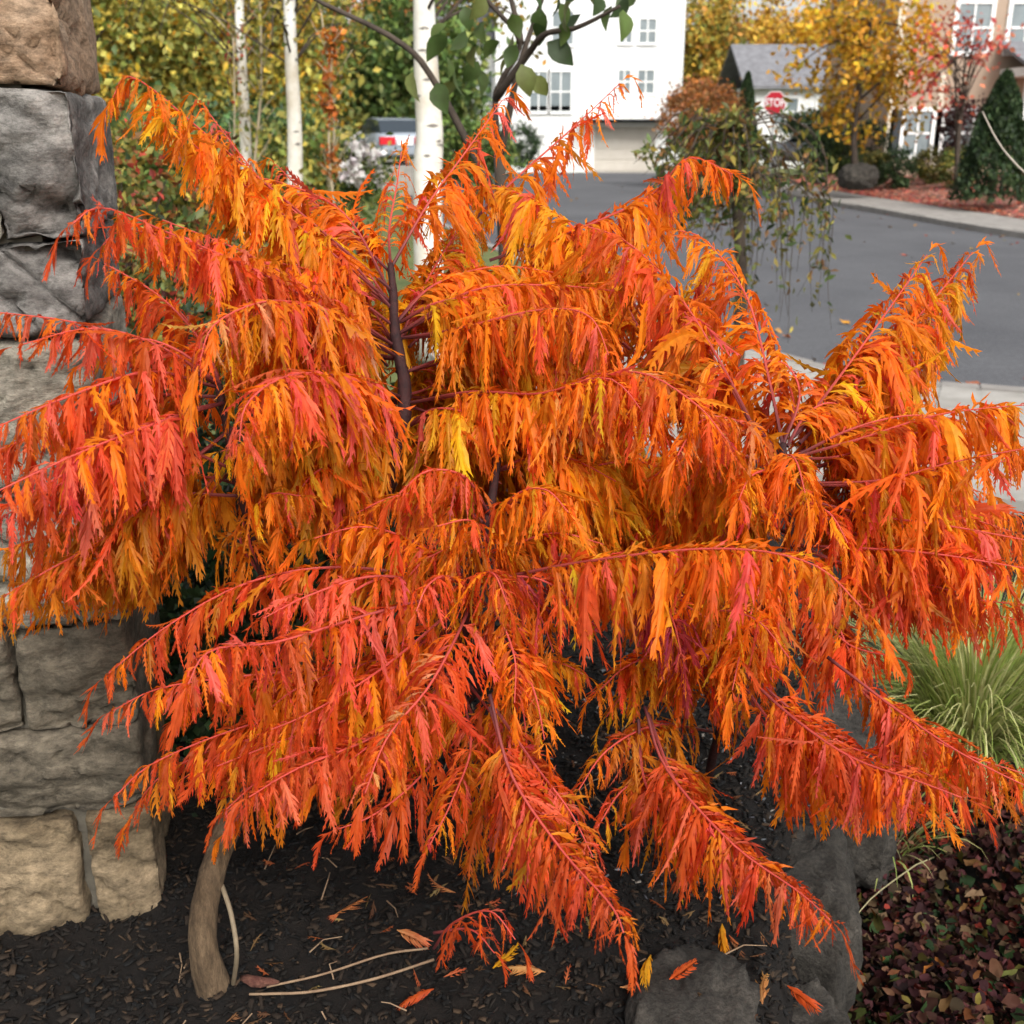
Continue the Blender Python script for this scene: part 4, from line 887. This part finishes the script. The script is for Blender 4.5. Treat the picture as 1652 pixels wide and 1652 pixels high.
# rust coloured sapling and thin twiggy saplings among the birches
def sapling(label, x, y0, y1, Y, palette, n, w, r=.018, lo=0.35, name='sapling'):
    base = at(x, y0, Y); base[2] = -.52; top = at(x + R.normal() * 6, y1, Y); t = thing(name, label, 'tree', base, 'thin saplings among the birches')
    P = catmull([base, base * .6 + top * .4 + [R.normal() * .05, 0, 0], base * .3 + top * .7 + [R.normal() * .06, 0, 0], top], 20); b = MB().tube(P, [r, r * .4], 7)
    pts_ = []
    for i in range(26):
        j = R.integers(int(20 * lo), 20); a = R.uniform(0, 6.28); e = P[j] + np.array([math.cos(a), math.sin(a), 1.1]) * w * R.uniform(.4, 1)
        b.tube(catmull([P[j], (P[j] + e) / 2, e], 5), [r * .3, .003], 4); pts_.append(np.linspace(0, 1, 12)[:, None] * (e - P[j]) + P[j])
    b.build('trunk', mat('sapling_bark_' + str(x), (.3, .24, .16), (.4, .33, .22), 10, .8), t, True)
    pts_ = np.vstack(pts_); pts_ = pts_[R.integers(0, len(pts_), n)] + R.normal(size=(n, 3)) * w * .2
    V, Fq, C = leaf_cards(pts_, .055, palette, .6, up=.5); mesh_obj('crown', V, Fq, M['leaf'], t, C)
sapling('slender sapling with rust orange leaves between the birches', 535, 500, 70, 9.2, P_RUST, 420, .11, .016, .55)
sapling('bare thin sapling with olive leaves left of the slim birches', 425, 500, -60, 10.8, P_OLIVE, 300, .35, .02)
sapling('thin forked sapling with a few scarlet leaves by the slim birch', 375, 500, 60, 10.4, np.vstack([P_RED, P_OLIVE]), 200, .3, .014)
sapling('thin pale stem beside the rust orange sapling', 525, 520, 20, 9.6, P_OLIVE, 120, .25, .014)
# white flowering shrub by the parked car
t = tree('white_flowering_shrub', 'low shrub with white blossoms below the parked silver car', (at(575, 300, 12)[0], 12, -.52), at(578, 275, 12), (.28, .25, .32), 1300, .05, P_GREEN, .012, 22, .1, cat='shrub', stems=3, limbs=6)
pf, _, _ = cloud_pts(at(578, 262, 11.9), (.25, .2, .26), 380, 14, .05); V, Fq, C = leaf_cards(pf, .075, pal((.8, .78, .78), (.75, .68, .72), (.85, .85, .8)), .8); mesh_obj('blossom', V, Fq, M['leaf'], t, C)

# ------------------------------------------------------------------ houses
def window(parent, x, z, w, h, y, frame=.09, mull=True, shutters=False):
    """window in a wall whose face is the plane y, facing -Y"""
    pane = MB().b2(x - w / 2, x + w / 2, y - .03, y + .05, z - h / 2, z + h / 2).build('window', M['glass'], parent)
    f = MB()
    f.b2(x - w / 2 - frame, x - w / 2, y - .08, y + .05, z - h / 2 - frame, z + h / 2 + frame); f.b2(x + w / 2, x + w / 2 + frame, y - .08, y + .05, z - h / 2 - frame, z + h / 2 + frame)
    f.b2(x - w / 2, x + w / 2, y - .077, y + .05, z + h / 2, z + h / 2 + frame); f.b2(x - w / 2, x + w / 2, y - .10, y + .05, z - h / 2 - frame, z - h / 2)
    f.build('frame', M['white_trim'], pane)
    if mull:
        g = MB(); g.b2(x - w / 2, x + w / 2, y - .06, y, z - .035, z + .035); g.b2(x - .03, x + .03, y - .055, y, z - h / 2, z + h / 2); g.build('glazing_bar', M['white_trim'], pane)
    if shutters:
        for s in (-1, 1):
            sx = x + s * (w / 2 + frame + .2); MB().b2(sx - .18, sx + .18, y - .06, y + .02, z - h / 2 - .05, z + h / 2 + .05).build('shutter', M['dark'], parent)
def gable_roof(parent, x0, x1, y0, y1, z, rise, over=.4, axis='x', mtl='shingle'):
    if axis == 'x':
        ym = (y0 + y1) / 2; A = [(x0 - over, y0 - over, z - .12), (x1 + over, y0 - over, z - .12), (x1 + over, ym, z + rise), (x0 - over, ym, z + rise), (x0 - over, y1 + over, z - .12), (x1 + over, y1 + over, z - .12)]
    else:
        xm = (x0 + x1) / 2; A = [(x0 - over, y1 + over, z - .12), (x0 - over, y0 - over, z - .12), (xm, y0 - over, z + rise), (xm, y1 + over, z + rise), (x1 + over, y1 + over, z - .12), (x1 + over, y0 - over, z - .12)]
    th = .18; B = [(a[0], a[1], a[2] + th) for a in A]
    Fs = [(6, 7, 8, 9), (9, 8, 11, 10), (0, 3, 2, 1), (3, 4, 5, 2), (0, 1, 7, 6), (4, 10, 11, 5), (1, 2, 8, 7), (2, 5, 11, 8), (0, 6, 9, 3), (3, 9, 10, 4)]
    return mesh_obj('roof', np.array(A + B), Fs, M[mtl], parent)
def gable(m, x0, x1, y0, y1, z, rise):
    xm = (x0 + x1) / 2; m.add(np.array([(x0, y0, z), (x1, y0, z), (xm, y0, z + rise), (x0, y1, z), (x1, y1, z), (xm, y1, z + rise)]), [(0, 1, 2), (3, 5, 4), (0, 2, 5, 3), (1, 4, 5, 2)])

HY = 56.0
def hx(px, Y=HY): return (px - 826) / F * (Y * math.cos(PITCH) + CZ * .33 - 0) 
def hz(py, Y=HY): return at(826, py, Y)[2]
wh = thing('white_townhouse', 'bright white three storey house with garage at the end of the street', 'house', ((hx(800) + hx(1095)) / 2, HY, -.62))
X0, X1 = hx(800), hx(1095)
m = MB().b2(X0, X1, HY, HY + 9, -.7, 9.6); gable(m, X0, X1, HY + .002, HY + 8.99, 9.6, 2.6); m.build('wall', M['white_siding'], wh)
gable_roof(wh, X0, X1, HY, HY + 9, 9.6, 2.6, .4, 'y')
for py in (50, 132):
    window(wh, hx(1037), hz(py), .75, 1.0, HY, .12)
    window(wh, hx(1003), hz(py), .55, 1.0, HY, .12)
window(wh, hx(903), hz(148), .95, 1.75, HY, .13); window(wh, hx(868), hz(148), .8, 1.75, HY, .13); window(wh, hx(905), hz(45), .95, 1.4, HY, .13)
gx0, gx1 = hx(958), hx(1056); gz = hz(205)
g = MB().b2(gx0, gx1, HY - .02, HY + .1, -.6, gz).build('garage_door', M['garage'], wh)
for k in range(4):
    z0 = -.56 + (gz + .56) / 4 * k
    for j in range(4):
        xx = gx0 + .05 + (gx1 - gx0 - .1) / 4 * j; MB().b2(xx + .04, xx + (gx1 - gx0 - .1) / 4 - .04, HY - .045, HY - .021, z0 + .05, z0 + (gz + .56) / 4 - .05).build('panel', M['garage'], g)
f = MB(); f.b2(gx0 - .18, gx0, HY - .08, HY + .1, -.6, gz + .2); f.b2(gx1, gx1 + .18, HY - .08, HY + .1, -.6, gz + .2); f.b2(gx0, gx1, HY - .078, HY + .1, gz, gz + .2); f.build('garage_trim', M['white_trim'], wh)
MB().b2(gx0 - .6, gx1 + .5, HY - 1.3, HY, gz + .35, gz + .6).build('canopy', M['white_trim'], wh)
MB().b2(gx0 - .4, gx1 + .3, HY - 1.1, HY - .003, gz + .22, gz + .347).build('canopy_shade', M['dark'], wh)  # dark box standing in for the shadow under the canopy
m = MB(); m.b2(hx(700), X0 - .003, HY + 2, HY + 9, -.7, 5.4); m.build('side_wing', M['white_siding'], wh)
gable_roof(wh, hx(700), X0 - .41, HY + 2, HY + 9, 5.3, 1.8, .3, 'x')
window(wh, hx(745), hz(140), 1.0, 1.3, HY + 2, .13); window(wh, hx(780), hz(140), .8, 1.3, HY + 2, .13)
MB().tube([(X1 - .12, HY - .06, -.5), (X1 - .12, HY - .06, 9.4)], .05, 6).build('downspout', M['white_trim'], wh)
MB().b2(X0, X1, HY - .03, HY + .001, gz + .75, gz + .95).build('belt_trim', M['white_trim'], wh)
dv = MB(); dv.add(np.array([(gx0 - .4, 53.9, -.585), (gx1 + .4, 53.9, -.585), (gx1 + .3, HY, -.57), (gx0 - .3, HY, -.57)]), [(0, 1, 2, 3)]); tag(dv.build('driveway', M['concrete']), 'concrete driveway before the garage of the white house', 'driveway', kind='structure')

GY = 62.0
gh = thing('grey_roofed_house', 'pale house with a plain grey roof behind the stop sign', 'house', (hx(1300, GY), GY, -.6))
gx0, gx1 = hx(1205, GY), hx(1400, GY)
MB().b2(gx0, gx1, GY, GY + 9, -.65, hz(140, GY)).build('wall', M['white_siding'], gh)
gable_roof(gh, gx0, gx1, GY, GY + 8, hz(140, GY), hz(82, GY) - hz(140, GY) + .4, .5, 'x')
window(gh, hx(1262, GY), hz(180, GY), 1.2, 1.3, GY, .12); window(gh, hx(1330, GY), hz(180, GY), 1.2, 1.3, GY, .12)

TY = 41.0
th_ = thing('tan_house', 'tan sided two storey house with white framed windows at the upper right', 'house', (hx(1560, TY), TY, -.1))
tx0, tx1 = hx(1425, TY), hx(1800, TY)
MB().b2(tx0, tx1, TY, TY + 9, -.3, 8.4).build('wall', M['tan_siding'], th_)
gable_roof(th_, tx0, tx1, TY, TY + 9, 8.4, 2.4, .5, 'x')
for px in (1472, 1536): window(th_, hx(px, TY), hz(215, TY), .95, 1.45, TY, .13, True, True)
for px in (1540, 1622): window(th_, hx(px, TY), hz(45, TY), 1.1, 1.5, TY, .14, True)
m = MB(); m.b2(tx0 - .05, tx0 + .18, TY - .06, TY + .05, -.3, 8.2); m.b2(hx(1503, TY) - .1, hx(1503, TY) + .1, TY - .055, TY + .05, -.3, hz(118, TY)); m.build('corner_trim', mat('cream_trim', (.6, .53, .42), None, rough=.6), th_)
px0 = hx(1592, TY); z1 = hz(112, TY)
MB().b2(px0, tx1 + .3, TY - 2.2, TY - .001, z1 - .28, z1).build('porch_beam', M['white_trim'], th_)
mesh_obj('porch_roof', np.array([(px0 - .2, TY - 2.4, z1 + .004), (tx1 + .3, TY - 2.4, z1 + .004), (tx1 + .3, TY - .002, z1 + .8), (px0 - .2, TY - .002, z1 + .8), (px0 - .2, TY - 2.4, z1 + .12), (tx1 + .3, TY - 2.4, z1 + .12), (tx1 + .3, TY - .002, z1 + .92), (px0 - .2, TY - .002, z1 + .92)]), [(4, 5, 6, 7), (0, 3, 2, 1), (0, 1, 5, 4), (0, 4, 7, 3), (1, 2, 6, 5)], M['shingle'], th_)
for px in (1600, 1690): MB().b2(hx(px, TY) - .1, hx(px, TY) + .1, TY - 2.1, TY - 1.9, -.2, z1 - .283).build('porch_post', M['white_trim'], th_)

# ------------------------------------------------------------------ stop sign
SY = 38.0; sc = at(1250, 166, SY)
ss = thing('stop_sign', 'red octagonal stop sign reading STOP before the grey roofed house', 'sign', (sc[0], SY, -.35))
def octo(r, y0, y1):
    V = [(sc[0] + r * math.cos(math.pi / 8 + k * math.pi / 4), y, sc[2] + r * math.sin(math.pi / 8 + k * math.pi / 4)) for y in (y0, y1) for k in range(8)]
    return V, [tuple(range(8)), tuple(range(15, 7, -1))] + [(k, k + 8, (k + 1) % 8 + 8, (k + 1) % 8) for k in range(8)]
V, Fs = octo(.385, SY, SY + .01); mesh_obj('border', V, Fs, M['sign_white'], ss)
V, Fs = octo(.36, SY - .006, SY - .002); mesh_obj('face', V, Fs, M['sign_red'], ss)
MB().tube([(sc[0], SY + .04, -.4), (sc[0], SY + .04, sc[2] + .35)], .03, 8).build('post', M['metal'], ss)
cu = bpy.data.curves.new('stop_text', 'FONT'); cu.body = 'STOP'; cu.align_x = 'CENTER'; cu.align_y = 'CENTER'; cu.size = .36; cu.extrude = .002; cu.offset = .008
to = bpy.data.objects.new('tmp', cu); COL.objects.link(to); bpy.context.view_layer.update()
me = bpy.data.meshes.new_from_object(to.evaluated_get(bpy.context.evaluated_depsgraph_get())); bpy.data.objects.remove(to)
lt = bpy.data.objects.new('lettering', me); COL.objects.link(lt); lt.parent = ss; me.materials.clear(); me.materials.append(M['sign_white'])
lt.location = (0, -.011, sc[2] + .35 - 0.0); lt.rotation_euler = (math.pi / 2, 0, 0); lt.scale = (.76, .95, 1)

# ------------------------------------------------------------------ cars
def car(name, label, loc, rz, paint, sc_=1.0):
    t = thing(name, label, 'car', loc); ca, sa = math.cos(rz), math.sin(rz); loc = np.array(loc, float)
    def X(V): V = np.asarray(V, float) * sc_; return np.c_[V[:, 0] * ca - V[:, 1] * sa, V[:, 0] * sa + V[:, 1] * ca, V[:, 2]] + loc
    # cross-sections along the length (y from rear -2.2 to front 2.2): half width, sill z, belt z
    st_ = [(-2.22, .70, .42, .80), (-2.15, .84, .30, .98), (-1.6, .90, .25, 1.02), (-.6, .91, .23, .98), (.6, .91, .23, .96), (1.3, .89, .25, .92), (1.95, .84, .30, .80), (2.2, .68, .40, .66)]
    V = []; 
    for y, w, z0, z1 in st_: V += [(-w * .93, y, z0), (-w, y, (z0 + z1) * .5), (-w * .94, y, z1), (-w * .5, y, z1 + .03), (w * .5, y, z1 + .03), (w * .94, y, z1), (w, y, (z0 + z1) * .5), (w * .93, y, z0)]
    Fs = [(i * 8 + k, i * 8 + (k + 1) % 8, (i + 1) * 8 + (k + 1) % 8, (i + 1) * 8 + k) for i in range(7) for k in range(8)] + [tuple(range(7, -1, -1)), tuple(range(56, 64))]
    body = mesh_obj('body', X(V), Fs, M[paint], t, None, True)
    cb = [(-1.95, .74, 1.0), (-1.35, .66, 1.42), (-.3, .64, 1.48), (.35, .64, 1.44), (1.05, .74, .98)]; V = []
    for y, w, z in cb: V += [(-w, y, z), (w, y, z)]
    V += [(-.8, y, .93) for y, w, z in cb] + [(.8, y, .93) for y, w, z in cb]
    Fs = [(2 * i, 2 * i + 1, 2 * i + 3, 2 * i + 2) for i in range(4)] + [(2 * i, 2 * i + 2, 10 + i + 1, 10 + i) for i in range(4)] + [(2 * i + 1, 15 + i, 15 + i + 1, 2 * i + 3) for i in range(4)]
    mesh_obj('cabin_glass', X(V), Fs, M['car_glass'], t)
    rf = [(-.68, -1.3, 1.435), (.68, -1.3, 1.435), (.655, -.3, 1.50), (-.655, -.3, 1.50), (.655, .3, 1.46), (-.655, .3, 1.46)]; V = rf + [(a, b_, c - .03) for a, b_, c in rf]
    mesh_obj('roof', X(V), [(0, 1, 2, 3), (3, 2, 4, 5), (0, 6, 7, 1), (5, 4, 10, 11), (0, 3, 9, 6), (3, 5, 11, 9), (1, 7, 8, 2), (2, 8, 10, 4)], M[paint], t)
    for s in (-1, 1):
        for y in (-1.35, 1.38):
            n = 20; V = [(s * xx, y + .33 * math.cos(a), .33 + .33 * math.sin(a)) for xx in (.70, .915) for a in np.linspace(0, 6.283, n, endpoint=False)]
            w_ = mesh_obj('wheel', X(V), [(k, (k + 1) % n, n + (k + 1) % n, n + k) for k in range(n)] + [tuple(range(n)), tuple(range(n, 2 * n))], M['tyre'], t)
            V = [(s * .925, y + .2 * math.cos(a), .33 + .2 * math.sin(a)) for a in np.linspace(0, 6.283, 12, endpoint=False)]; mesh_obj('rim', X(V), [tuple(range(12))], M['metal'], w_)
        m = MB(); m.b2(s * .58 - .26, s * .58 + .26, -2.26, -2.1, .66, .90); mesh_obj('tail_light', X(np.vstack(m.V)), m.F, M['tail'], t)
        m = MB(); m.b2(s * .55 - .18, s * .55 + .18, 2.06, 2.2, .56, .70); mesh_obj('headlight', X(np.vstack(m.V)), m.F, M['sign_white'], t)
    m = MB(); m.b2(-.78, .78, -2.32, -2.18, .36, .56); mesh_obj('bumper', X(np.vstack(m.V)), m.F, M[paint], t)
    m = MB(); m.b2(-.26, .26, -2.27, -2.2, .64, .78); mesh_obj('number_plate', X(np.vstack(m.V)), m.F, M['sign_white'], t)
cp = at(628, 264, 40)
car('parked_car', 'silver car with red tail lights parked left of the thick birch', (cp[0], 40, cp[2]), .35, 'car_silver')
mesh_pad = MB().b2(cp[0] - 3.2, cp[0] + 1.9, 36.5, 50, -.7, cp[2] - .004); tag(mesh_pad.build('parking_pad', M['concrete']), 'concrete parking pad under the silver car', 'driveway', kind='structure')
cg = at(1325, 283, 44)
car('parked_car', 'grey car mostly hidden behind the boxwood balls across the street', (cg[0], 46, -.05), 1.45, 'car_grey')

# ------------------------------------------------------------------ planting across the street
def ball(label, x, y, Y, rpx, palette, nm='boxwood', cat='shrub', sq=1.0, n=2600, grp='clipped shrubs before the tan house', size=.09):
    c = at(x, y, Y); r = rpx / F * (Y * .944 + .5)
    return tree(nm, label, (c[0], Y, -.15), c, (r, r, r * sq), n, size, palette, .04, 70, .1 * r * 1.4, grp, limbs=10, cat=cat, shell=.75)
ball('round green boxwood ball left of the pale boulder', 1322, 250, 35, 30, P_DARK * 1.4)
ball('round green boxwood ball just behind the pale boulder', 1362, 258, 34.5, 27, P_GREEN * .8)
ball('dark clipped shrub under the tan house window', 1447, 272, 35.5, 29, P_DARK * 1.3)
ball('olive clipped shrub left of the dark one under the window', 1412, 270, 36, 24, P_OLIVE * .55)
ball('brownish clipped shrub below the right hand window', 1502, 268, 36, 26, P_OLIVE * .5)
ball('light green loose shrub between the clipped shrubs and the conical evergreen', 1548, 272, 34, 30, np.vstack([P_GREEN * 1.2, P_OLIVE]), nm='loose_shrub')
ball('dark purple leaved shrub beside the conical evergreen', 1562, 215, 36, 45, P_PURPLE * 1.4, nm='purple_shrub', size=.13)
ball('dark green hedge mound behind the stop sign', 1320, 205, 44, 50, P_DARK, nm='hedge', sq=.45, n=3500, size=.14)
ball('black green shrub at the foot of the yellow tree', 1405, 235, 37, 28, P_DARK * .7, nm='dark_shrub', sq=1.4)
ball('dark green shrub left of the garage door', 838, 235, 50, 32, P_DARK * 1.3, nm='foundation_shrub', size=.13)
ball('orange brown mounded shrub behind the weeping tree', 1130, 185, 40, 62, P_ORANGE, nm='maple_shrub', sq=.75, n=5000, size=.13)
bp_ = at(1385, 285, 33); boulder('pale grey boulder among the boxwood balls across the street', (bp_[0], 33, bp_[2]), (.55, .45, .36), 33.3, .3, .8, group='boulders across the street')
bp_ = at(1318, 287, 32.5); boulder('small whitish stone left of the pale boulder', (bp_[0], 32.5, bp_[2]), (.25, .2, .16), 41.3, .3, .8, name='stone', group='boulders across the street')
def arbor(label, x, ytop, ybot, Y, wpx, grp='conical evergreens', n=9000):
    tp = at(x, ytop, Y); H = tp[2] + .3; r = wpx / 2 / F * (Y * .944 + .5); base = (tp[0], Y, -.3)
    t = thing('arborvitae', label, 'tree', base, grp)
    u = R.random(n) ** .75; a = R.uniform(0, 6.283, n); rr = r * (1 - u) ** .62 * (.72 + .28 * R.random(n)) * (1 + .12 * np.sin(a * 5 + u * 20))
    pts_ = np.c_[tp[0] + rr * np.cos(a), Y + rr * np.sin(a), -.25 + u * H]
    V, Fq, C = leaf_cards(pts_, .16, P_DARK * 1.15, .35, bias=(0, 0, 1.6)); mesh_obj('crown', V, Fq, M['leaf'], t, C)
    MB().tube([base, (tp[0], Y, H * .8)], [.08, .02], 7).build('trunk', M['bark'], t)
arbor('large dark conical evergreen at the right edge across the street', 1625, 120, 330, 28, 125)
arbor('conical evergreen hedge tree left of the stop sign', 1207, 120, 240, 42, 55)
arbor('second narrow evergreen touching the one left of the stop sign', 1182, 135, 240, 43, 50, n=6000)
yc = at(1400, 75, 33)
tree('yellow_tree', 'tree full of golden yellow leaves before the tan house', (yc[0] + .1, 33, -.2), yc, (2.2, 2.0, 2.6), 3600, .21, P_YELLOW * 1.2, .11, 60, .28, limbs=22, shell=.15)
rc = at(1555, 110, 31)
tree('red_tree', 'sparse multi-stemmed tree with coral red leaves before the tan house', (rc[0] + .2, 31, -.2), rc, (1.4, 1.2, 1.5), 480, .17, P_RED * 1.3, .05, 30, .25, limbs=14, shell=.3, stems=3)
tw = MB().tube(catmull([at(1585, 180, 5.5), at(1605, 220, 5.4), at(1630, 255, 5.3), at(1670, 290, 5.2), at(1760, 330, 5.0), at(1850, 420, 4.9), (3.2, 4.8, .3), (3.25, 4.75, -.6)], 24), [.003, .005, .012], 6)
tag(tw.build('bare_shoot', mat('pale_shoot', (.4, .34, .28), None, rough=.7), None, True), 'thin pale bare shoot arching in from the right edge', 'twig')

# ------------------------------------------------------------------ woodland
wood = [(-9, 24, 6.5, P_OLIVE, 'olive green woodland tree right above the stone pillar'), (-6.5, 27, 6, np.vstack([P_OLIVE, P_YELLOW[3:]]), 'yellow green tree behind the slim birches'), (-13, 30, 8, P_YELLOW * .7, 'dull yellow tree furthest left behind the pillar'), (-3.8, 46, 6.5, P_GREEN, 'green tree behind the thick birch trunk'),
        (-9, 44, 8, np.vstack([P_GREEN, P_OLIVE]), 'mid green tree behind the silver car'), (-15, 46, 9, P_GOLDEN, 'golden tree deep in the wood on the left'), (-22, 40, 9, P_GREEN, 'green tree hidden mostly behind the pillar top'), (-6, 62, 10, P_ORANGE * .8, 'brownish orange tree left of the white house'), (-14, 64, 11, P_GREEN * .8, 'dark green tall tree at the back of the wood'), (-24, 62, 11, P_OLIVE, 'tall olive tree at the far left of the wood'),
        (11, 72, 10, np.vstack([P_GOLDEN, P_OLIVE]), 'golden olive tree just right of the white house'), (16, 76, 11, P_GOLDEN, 'tall golden tree behind the grey roof'), (22, 74, 11, np.vstack([P_YELLOW, P_GOLDEN]), 'tall yellow tree behind the yellow street tree'), (29, 72, 11, P_OLIVE, 'olive tree behind the tan house'), (2, 78, 11, P_GREEN, 'green tree behind the roof of the white house')]
for i, (x, y, h, p, lab) in enumerate(wood):
    r = h * .42; big = y > 40
    tree('woodland_tree', lab, (x, y, -.4), (x, y, h * .5), (r, r * .8, h * .5), 14000 if not big else 9000, .19 if not big else .36, p * 1.6, .16, 90, .5 if big else .38, 'woodland trees around the street', limbs=16, shell=.15)
for i, (x, y, h, p, lab) in enumerate([(-5.5, 17, 1.7, np.vstack([P_GREEN, P_OLIVE, P_RED[:1]]), 'green undergrowth bush beside the pillar with red flecks'), (-3.3, 18, 1.5, np.vstack([P_OLIVE, P_GREEN]), 'low olive bush behind the slim birches'), (-4.9, 22, 2.0, P_DARK * 1.6, 'dark green bush behind the rust orange sapling'), (-7.5, 20, 2.6, np.vstack([P_GREEN, P_YELLOW]), 'tall bush with yellow leaves right of the pillar'), (-1.0, 34, 1.6, P_GREEN, 'green bush right of the thick birch')]):
    tree('undergrowth_bush', lab, (x, y, -.55), (x, y, h * .42), (h * .75, h * .6, h * .58), 6000, .15, p * 1.4, .03, 70, .2, 'bushes at the wood edge', limbs=14, cat='shrub', stems=3, shell=.3)
